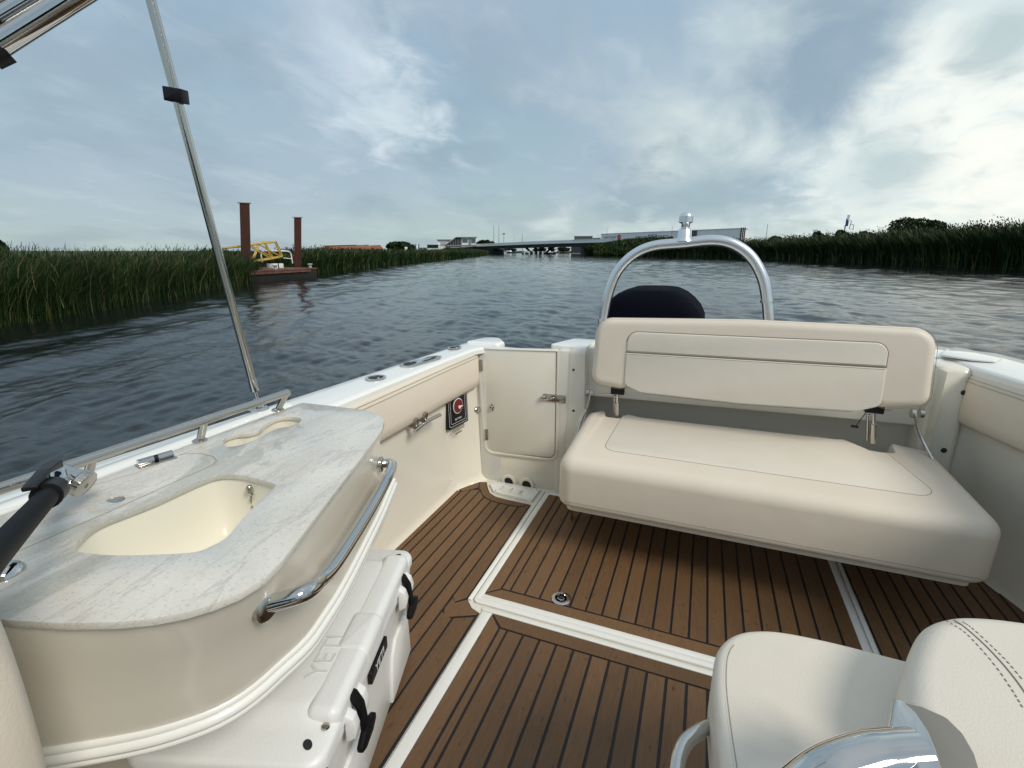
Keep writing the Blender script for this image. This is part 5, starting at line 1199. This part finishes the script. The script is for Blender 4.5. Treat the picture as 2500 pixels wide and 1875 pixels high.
b = MB(); b.tube([at(1873*K, 888*K, Y=2.36), at(1848*K, 921*K, Y=2.38)], .0018, 6); b.build('lanyard', HOLE, be)
q = at(1849*K, 922*K, Y=2.38); b = MB(); b.tube([q+Vector((-.018, 0, .002)), q+Vector((.008, 0, .0))], .006, 8); b.build('lanyard_toggle', HOLE, be)
# folding foot under the bench
b = MB(); b.box(-.40, -.38, 2.25, 2.36, .004, .24); b.build('bench_support', HOLE, be); b = MB(); b.box(.80, .82, 2.25, 2.36, .004, .24); b.build('bench_support', HOLE, be)
b = MB(); b.box(-.512, -.506, 2.10, 2.14, 0.006, .24); b.build('bench_support', STEEL, be)

# ================================================================== TOW ARCH
ar = empty('tow_arch', (-.1, 2.72, .8), 'polished aluminium tow arch behind the bench with a tow knob on top', 'tow arch')
AP = [at(x*K, y*K, Y=2.72) for x, y in ((1296, 740), (1303, 690), (1313, 640), (1332, 590), (1365, 553), (1410, 532), (1478, 525), (1540, 519), (1585, 528), (1622, 555), (1647, 600), (1657, 650), (1660, 683), (1662, 740))]
b = MB(); b.tube(smooth_path(AP, 8), .0262, 24); b.build('arch_tube', ALU, ar)
for i in (1, -3):
    q = AP[i]; b = MB(); b.tube([q+Vector((0, 0, -.01)), q+Vector((0, 0, .005))], .0315, 24); b.build('joint_collar', ALU, ar)
kq = at(1478*K, 520*K, Y=2.72); b = MB()
b.lathe([(.046, -.002), (.040, .012), (.036, .018), (.034, .058), (.030, .062), (.023, .066), (.022, .086), (.025, .090), (.037, .096), (.038, .0965), (.038, .127), (.034, .1275), (.031, .138), (.020, .146), (0, .150)], 28, Matrix.Translation(kq) @ Matrix.Scale(.93, 4)); b.build('tow_knob', ALU, ar)

# ================================================================== OUTBOARD
ob = empty('outboard_motor', (-.28, 3.2, .2), 'black covered outboard motor behind the bench inside the arch', 'outboard motor')
def cr(zt, pts, z): return [(x, y, z) for x, y in pts]
prof = [((-.57, .00), .45, .60), ((-.585, .03), .80, .62), ((-.58, .02), .90, .62), ((-.565, -.01), .96, .60), ((-.535, -.055), 1.01, .56), ((-.495, -.10), 1.045, .50), ((-.44, -.14), 1.064, .46), ((-.425, -.155), 1.070, .44), ((-.40, -.17), 1.073, .40)]
b = MB(); rings = []
for (x0, x1), z, ln in prof: rings.append([(x, y, z) for x, y in rect(x0, x1, 3.28-ln*.62, 3.28+ln*.5, min(.10, (x1-x0)*.4), 6)])
b.loft(rings); cw_ = b.build('cowling_cover', ENGINE, ob)
b = MB(); b.loft([[(x, y, z) for x, y in rect(-.40, -.16, 3.05, 3.45, .05)] for z in (-.8, .46)]); b.build('midsection', ENGINE, ob)

# ================================================================== BIMINI FRAME
bi = empty('canopy_pole', (-1.27, 1.04, .83), 'long slanting stainless canopy pole standing on the left gunwale', 'pole')
XB = -1.27
bt = at(360, -30, X=XB-.0); bb_ = at(620, 945, X=XB)
dirb = (bt-bb_).normalized()
b = MB(); b.tube([bb_, bt+dirb*.6], .0112, 20); b.build('pole_tube', STEEL, bi)
b = MB(); b.tube([bb_-dirb*.012, bb_+dirb*.028], .0122, 20); b.build('end_socket', CHROME, bi)
c0 = at(430, 233, X=XB); perp = Vector((0, 1, 0)).cross(dirb).normalized(); BMm = frame(c0, rt, dirb)
b = MB(); b.slab(rect(-.0225, .0225, -.0155, .0155, .002), -.0155, .0155, .002, .002, 2, BMm @ Matrix(((1, .12, 0, 0), (-.15, 1, 0, 0), (0, 0, 1, 0), (0, 0, 0, 1)))); b.build('strap_wrap', BLACKP, bi)
b = MB(); b.tube([bb_-dirb*.05, bb_], .005, 10); b.build('pin', CHROME, bi)
ft = bb_-dirb*.055; b = MB(); b.lathe([(.030, -.022), (.030, -.018), (.022, -.012), (.020, 0), (.012, .014), (0, .018)], 20, Matrix.Translation(ft+Vector((0, 0, .0)))); b.build('deck_mount', CHROME, bi)
cf = empty('bimini_canopy', (-1.2, .3, 2.0), 'pair of folded stainless canopy tubes at the top left corner', 'frame')
def tdist(px, py, t): d = at(px, py, dist=1)-EYE; return EYE+d.normalized()*t
for (p, q, r, tt_) in (((-60, 150), (215, -25), .0135, 1.10), ((-60, 85), (130, -30), .012, 1.16), ((-60, 30), (60, -40), .0115, 1.2)):
    b = MB(); pa, pb = tdist(*p, tt_), tdist(*q, tt_*.97); b.tube([pa, pb, pb+(pb-pa).normalized()*1.1], r, 18); b.build('frame_tube', CHROME, cf)
b = MB(); b.tube([tdist(-30, 135, 1.095), tdist(9, 117, 1.095)], .0185, 16); b.build('end_cap', BLACKP, cf)

# ================================================================== HELM SEAT
hs = empty('padded_chair', (.3, .6, 0), 'cream padded chair with chrome armrest bracket at the lower right', 'chair')
ZH = .60
def s2(x, y, z=ZH): p = at(x*K, y*K, z=z); return (p.x, p.y)
sc0 = [s2(*p) for p in ((1560, 1659), (1548, 1560), (1541, 1470), (1546, 1410), (1562, 1380), (1590, 1362), (1630, 1355), (1690, 1358), (1800, 1380), (1950, 1418))]
sc1 = smooth_path([(x, y, 0) for x, y in sc0], 4); sc1 = [(v.x, v.y) for v in sc1]
so = sc1+[(sc1[-1][0]+.12, sc1[-1][1]+.01), (sc1[-1][0]+.10, .15), (sc1[0][0]+.012, .15)]
if sum(so[i][0]*so[(i+1) % len(so)][1]-so[(i+1) % len(so)][0]*so[i][1] for i in range(len(so))) < 0: so = so[::-1]
b = MB(); b.slab(so, ZH-.13, ZH, .018, .03, 6); hc = b.build('seat_cushion', VINYLW, hs)
for d, zz in ((.020, .0005), (.013, -.0018)):
    P = [(x, y, ZH+zz) for x, y in inset(so, d)]
    # stitches: short dashes along the seam
    b = MB(); PP = sorted([(p[0], p[1]) for p in P if p[0] < .118 and p[1] > .2], key=lambda q: q[1]); Q = resample(PP, 220)
    for i in range(0, len(Q)-1, 2): b.tube([(*Q[i], ZH+zz), (*Q[i+1], ZH+zz)], .0008, 4, cap=False)
    tag(b.build('stitching', SEAM, hc), kind='stuff')
seam([(x, y, ZH-.0008) for x, y in sorted([q for q in inset(so, .0165) if q[0] < .118 and q[1] > .2], key=lambda q: q[1])], .0007, 'seam', hc)
b = MB(); b.slab(inset(so, .03), .30, ZH-.132, 0, 0); b.build('seat_base', GEL, hs)
b = MB(); b.lathe([(.06, 0), (.05, .01), (.045, .30)], 20, Matrix.Translation((.27, .45, 0))); b.build('pedestal', CHROME, hs)
# small pale moulding cut into the cushion at the bracket
# backrest of the helm seat: padded slab standing on the right, its rounded top towards us
ZB = .70
bk = [s2(*p, z=ZB) for p in ((1951, 1500), (1955, 1440), (1965, 1395), (1985, 1350), (2010, 1328), (2060, 1316), (2130, 1318), (2212, 1328))]
bk1 = [(v.x, v.y) for v in smooth_path([(x, y, 0) for x, y in bk], 4)]
bo2 = bk1+[(bk1[-1][0]+.25, bk1[-1][1]+.02), (bk1[-1][0]+.25, .05), (bk1[0][0]-.02, .05), (bk1[0][0]-.005, .5)]
if sum(bo2[i][0]*bo2[(i+1) % len(bo2)][1]-bo2[(i+1) % len(bo2)][0]*bo2[i][1] for i in range(len(bo2))) < 0: bo2 = bo2[::-1]
b = MB(); b.slab(bo2, .45, ZB, .035, .02, 8); hb = b.build('seat_back', VINYLW, hs)
def zs(x, y, z): return at(1600+x*900/2212, 1350+y*525/1290, z=z)
for P in ([(1745, 405), (1850, 470), (1950, 570), (2050, 690), (2140, 820), (2212, 940)], [(1845, 412), (1900, 450), (2010, 550), (2110, 650), (2212, 770)]):
    Q = smooth_path([zs(x, y, ZB+.0005) for x, y in P], 8); b = MB()
    for i in range(0, len(Q)-1, 2): b.tube([Q[i], Q[i+1]], .0009, 4, cap=False)
    tag(b.build('stitching', SEAM, hb), kind='stuff')
seam(smooth_path([zs(x, y, ZB+.0003) for x, y in [(1790, 402), (1850, 440), (1970, 545), (2080, 660), (2170, 770), (2240, 870)]], 5), .0012, 'seam', hb)
# chrome arm
c_a = [zs(680, 1400, .72), zs(800, 1290, .735), zs(950, 1180, .75), zs(1150, 1105, .755), zs(1300, 1085, .755), zs(1440, 1075, .755)]
b = MB(); b.tube(smooth_path([p+Vector((.012, -.028, -.0)) for p in c_a], 6), .030, 26); b.build('armrest_tube', CHROME, hs)
P = [zs(*p, .775) for p in ((1430, 872), (1470, 880), (1560, 960), (1640, 1080), (1690, 1200), (1730, 1330), (1600, 1360), (1540, 1240), (1480, 1130), (1400, 1060))]
c = sum(P, Vector())/len(P)
b = MB(); b.loft([[p+Vector((0, 0, -.05)) for p in P], [p for p in P], [c+(p-c)*.93+Vector((0, 0, .003)) for p in P]], smooth=False); b.build('armrest_bracket', CHROME, hs, bevel=.004, bseg=3)
P2 = [zs(*p, .745) for p in ((1440, 880), (1600, 915), (1750, 980), (1850, 1080), (1920, 1200), (1960, 1330), (1700, 1350), (1620, 1150), (1500, 960))]
b = MB(); b.loft([[p+Vector((0, 0, -.03)) for p in P2], P2], smooth=False); b.build('bracket_pad', mat('grey_gasket', (.20, .19, .165), .5), hs, bevel=.004)
# chrome rail at the side of the seat
hp_ = [zs(335, 1040, .52), zs(250, 1080, .53), zs(180, 1140, .53), zs(140, 1230, .53), zs(125, 1330, .53)]
b = MB(); b.tube(smooth_path([hp_[0]+Vector((.04, .01, 0))]+hp_, 6), .0115, 16); b.build('side_rail', CHROME, hs)
# ================================================================== SEAT BACK AT THE LEFT EDGE
ls = empty('companion_seat', (-.72, .05, .4), 'beige seat back cut off by the lower left edge', 'seat')
LP = [at(x*K, y*K, X=-.60) if False else at(x*K, y*K, Y=.205) for x, y in ((-60, 1190), (0, 1283), (30, 1345), (60, 1425), (90, 1520), (112, 1600), (125, 1659), (135, 1730))]
Q = smooth_path(LP, 4); n_ = len(Q)
rings = []
for q in Q:
    rings.append([(q.x-.25, q.y-.005, q.z), (q.x-.05, q.y, q.z), (q.x-.015, q.y-.004, q.z), (q.x-.003, q.y-.016, q.z), (q.x, q.y-.035, q.z-.0), (q.x-.002, q.y-.09, q.z), (q.x-.02, q.y-.115, q.z), (q.x-.25, q.y-.12, q.z)])
b = MB(); b.loft(rings); b.build('seat_back', VINYL, ls)
b = MB(); q = Q[-1]; b.box(q.x-.25, q.x-.03, q.y-.11, q.y-.01, .0, q.z-.002); b.build('seat_base', GEL, ls)

# ================================================================== HELM AND WINDSCREEN (unseen behind the viewpoint, added for dark reflections in the chrome)
he = empty('unseen_helm_console', (.75, -1.3, 0), 'unseen cream helm console with dark dashboard forward of the seats, added for chrome reflections', 'helm console')
b = MB(); b.slab(rect(.28, 1.12, -1.75, -1.05, .08), .0, 1.02, .05, .02, 4); b.build('console_body', GEL, he)
b = MB(); b.loft([[(.33, -1.12, 1.0), (1.07, -1.12, 1.0), (1.07, -1.6, 1.02), (.33, -1.6, 1.02)], [(.36, -1.28, 1.20), (1.04, -1.28, 1.20), (1.04, -1.6, 1.24), (.36, -1.6, 1.24)]], smooth=False); b.build('dashboard', BLACKP, he, bevel=.01)
b = MB(); b.tube([(.70+.17*math.cos(t), -1.02-.04*math.sin(t), 1.02+.17*math.sin(t)) for t in np.linspace(0, 2*math.pi, 33)], .014, 10, cap=False); b.tube([(.53, -1.02, 1.02), (.87, -1.02, 1.02)], .011, 8); b.tube([(.70, -1.03, 1.02), (.70, -1.20, 1.04)], .02, 8); b.build('steering_wheel', BLACKP, he)
wsn = empty('windscreen', (0, -1.8, 1.2), 'unseen dark tinted windscreen with steel frame forward of the helm, added for chrome reflections', 'windscreen')
b = MB(); b.loft([[(-1.2, -1.5, .86), (-.8, -1.95, .95), (.8, -1.95, .95), (1.2, -1.5, .86)], [(-1.1, -1.4, 1.55), (-.75, -1.75, 1.62), (.75, -1.75, 1.62), (1.1, -1.4, 1.55)]], closed=False, smooth=False); b.build('pane', mat('tinted_glass', (.02, .025, .03), .05), wsn)
b = MB(); b.tube([(-1.1, -1.4, 1.56), (-.75, -1.75, 1.63), (.75, -1.75, 1.63), (1.1, -1.4, 1.56)], .016, 10); b.build('top_rail', CHROME, wsn)
fd = MB(); fd.prism([(-1.1, -1.2), (-1.25, -4.2), (0, -5.6), (1.25, -4.2), (1.1, -1.2)][::-1], .80, .86); fd.build('foredeck', GELW, boat, bevel=.02)
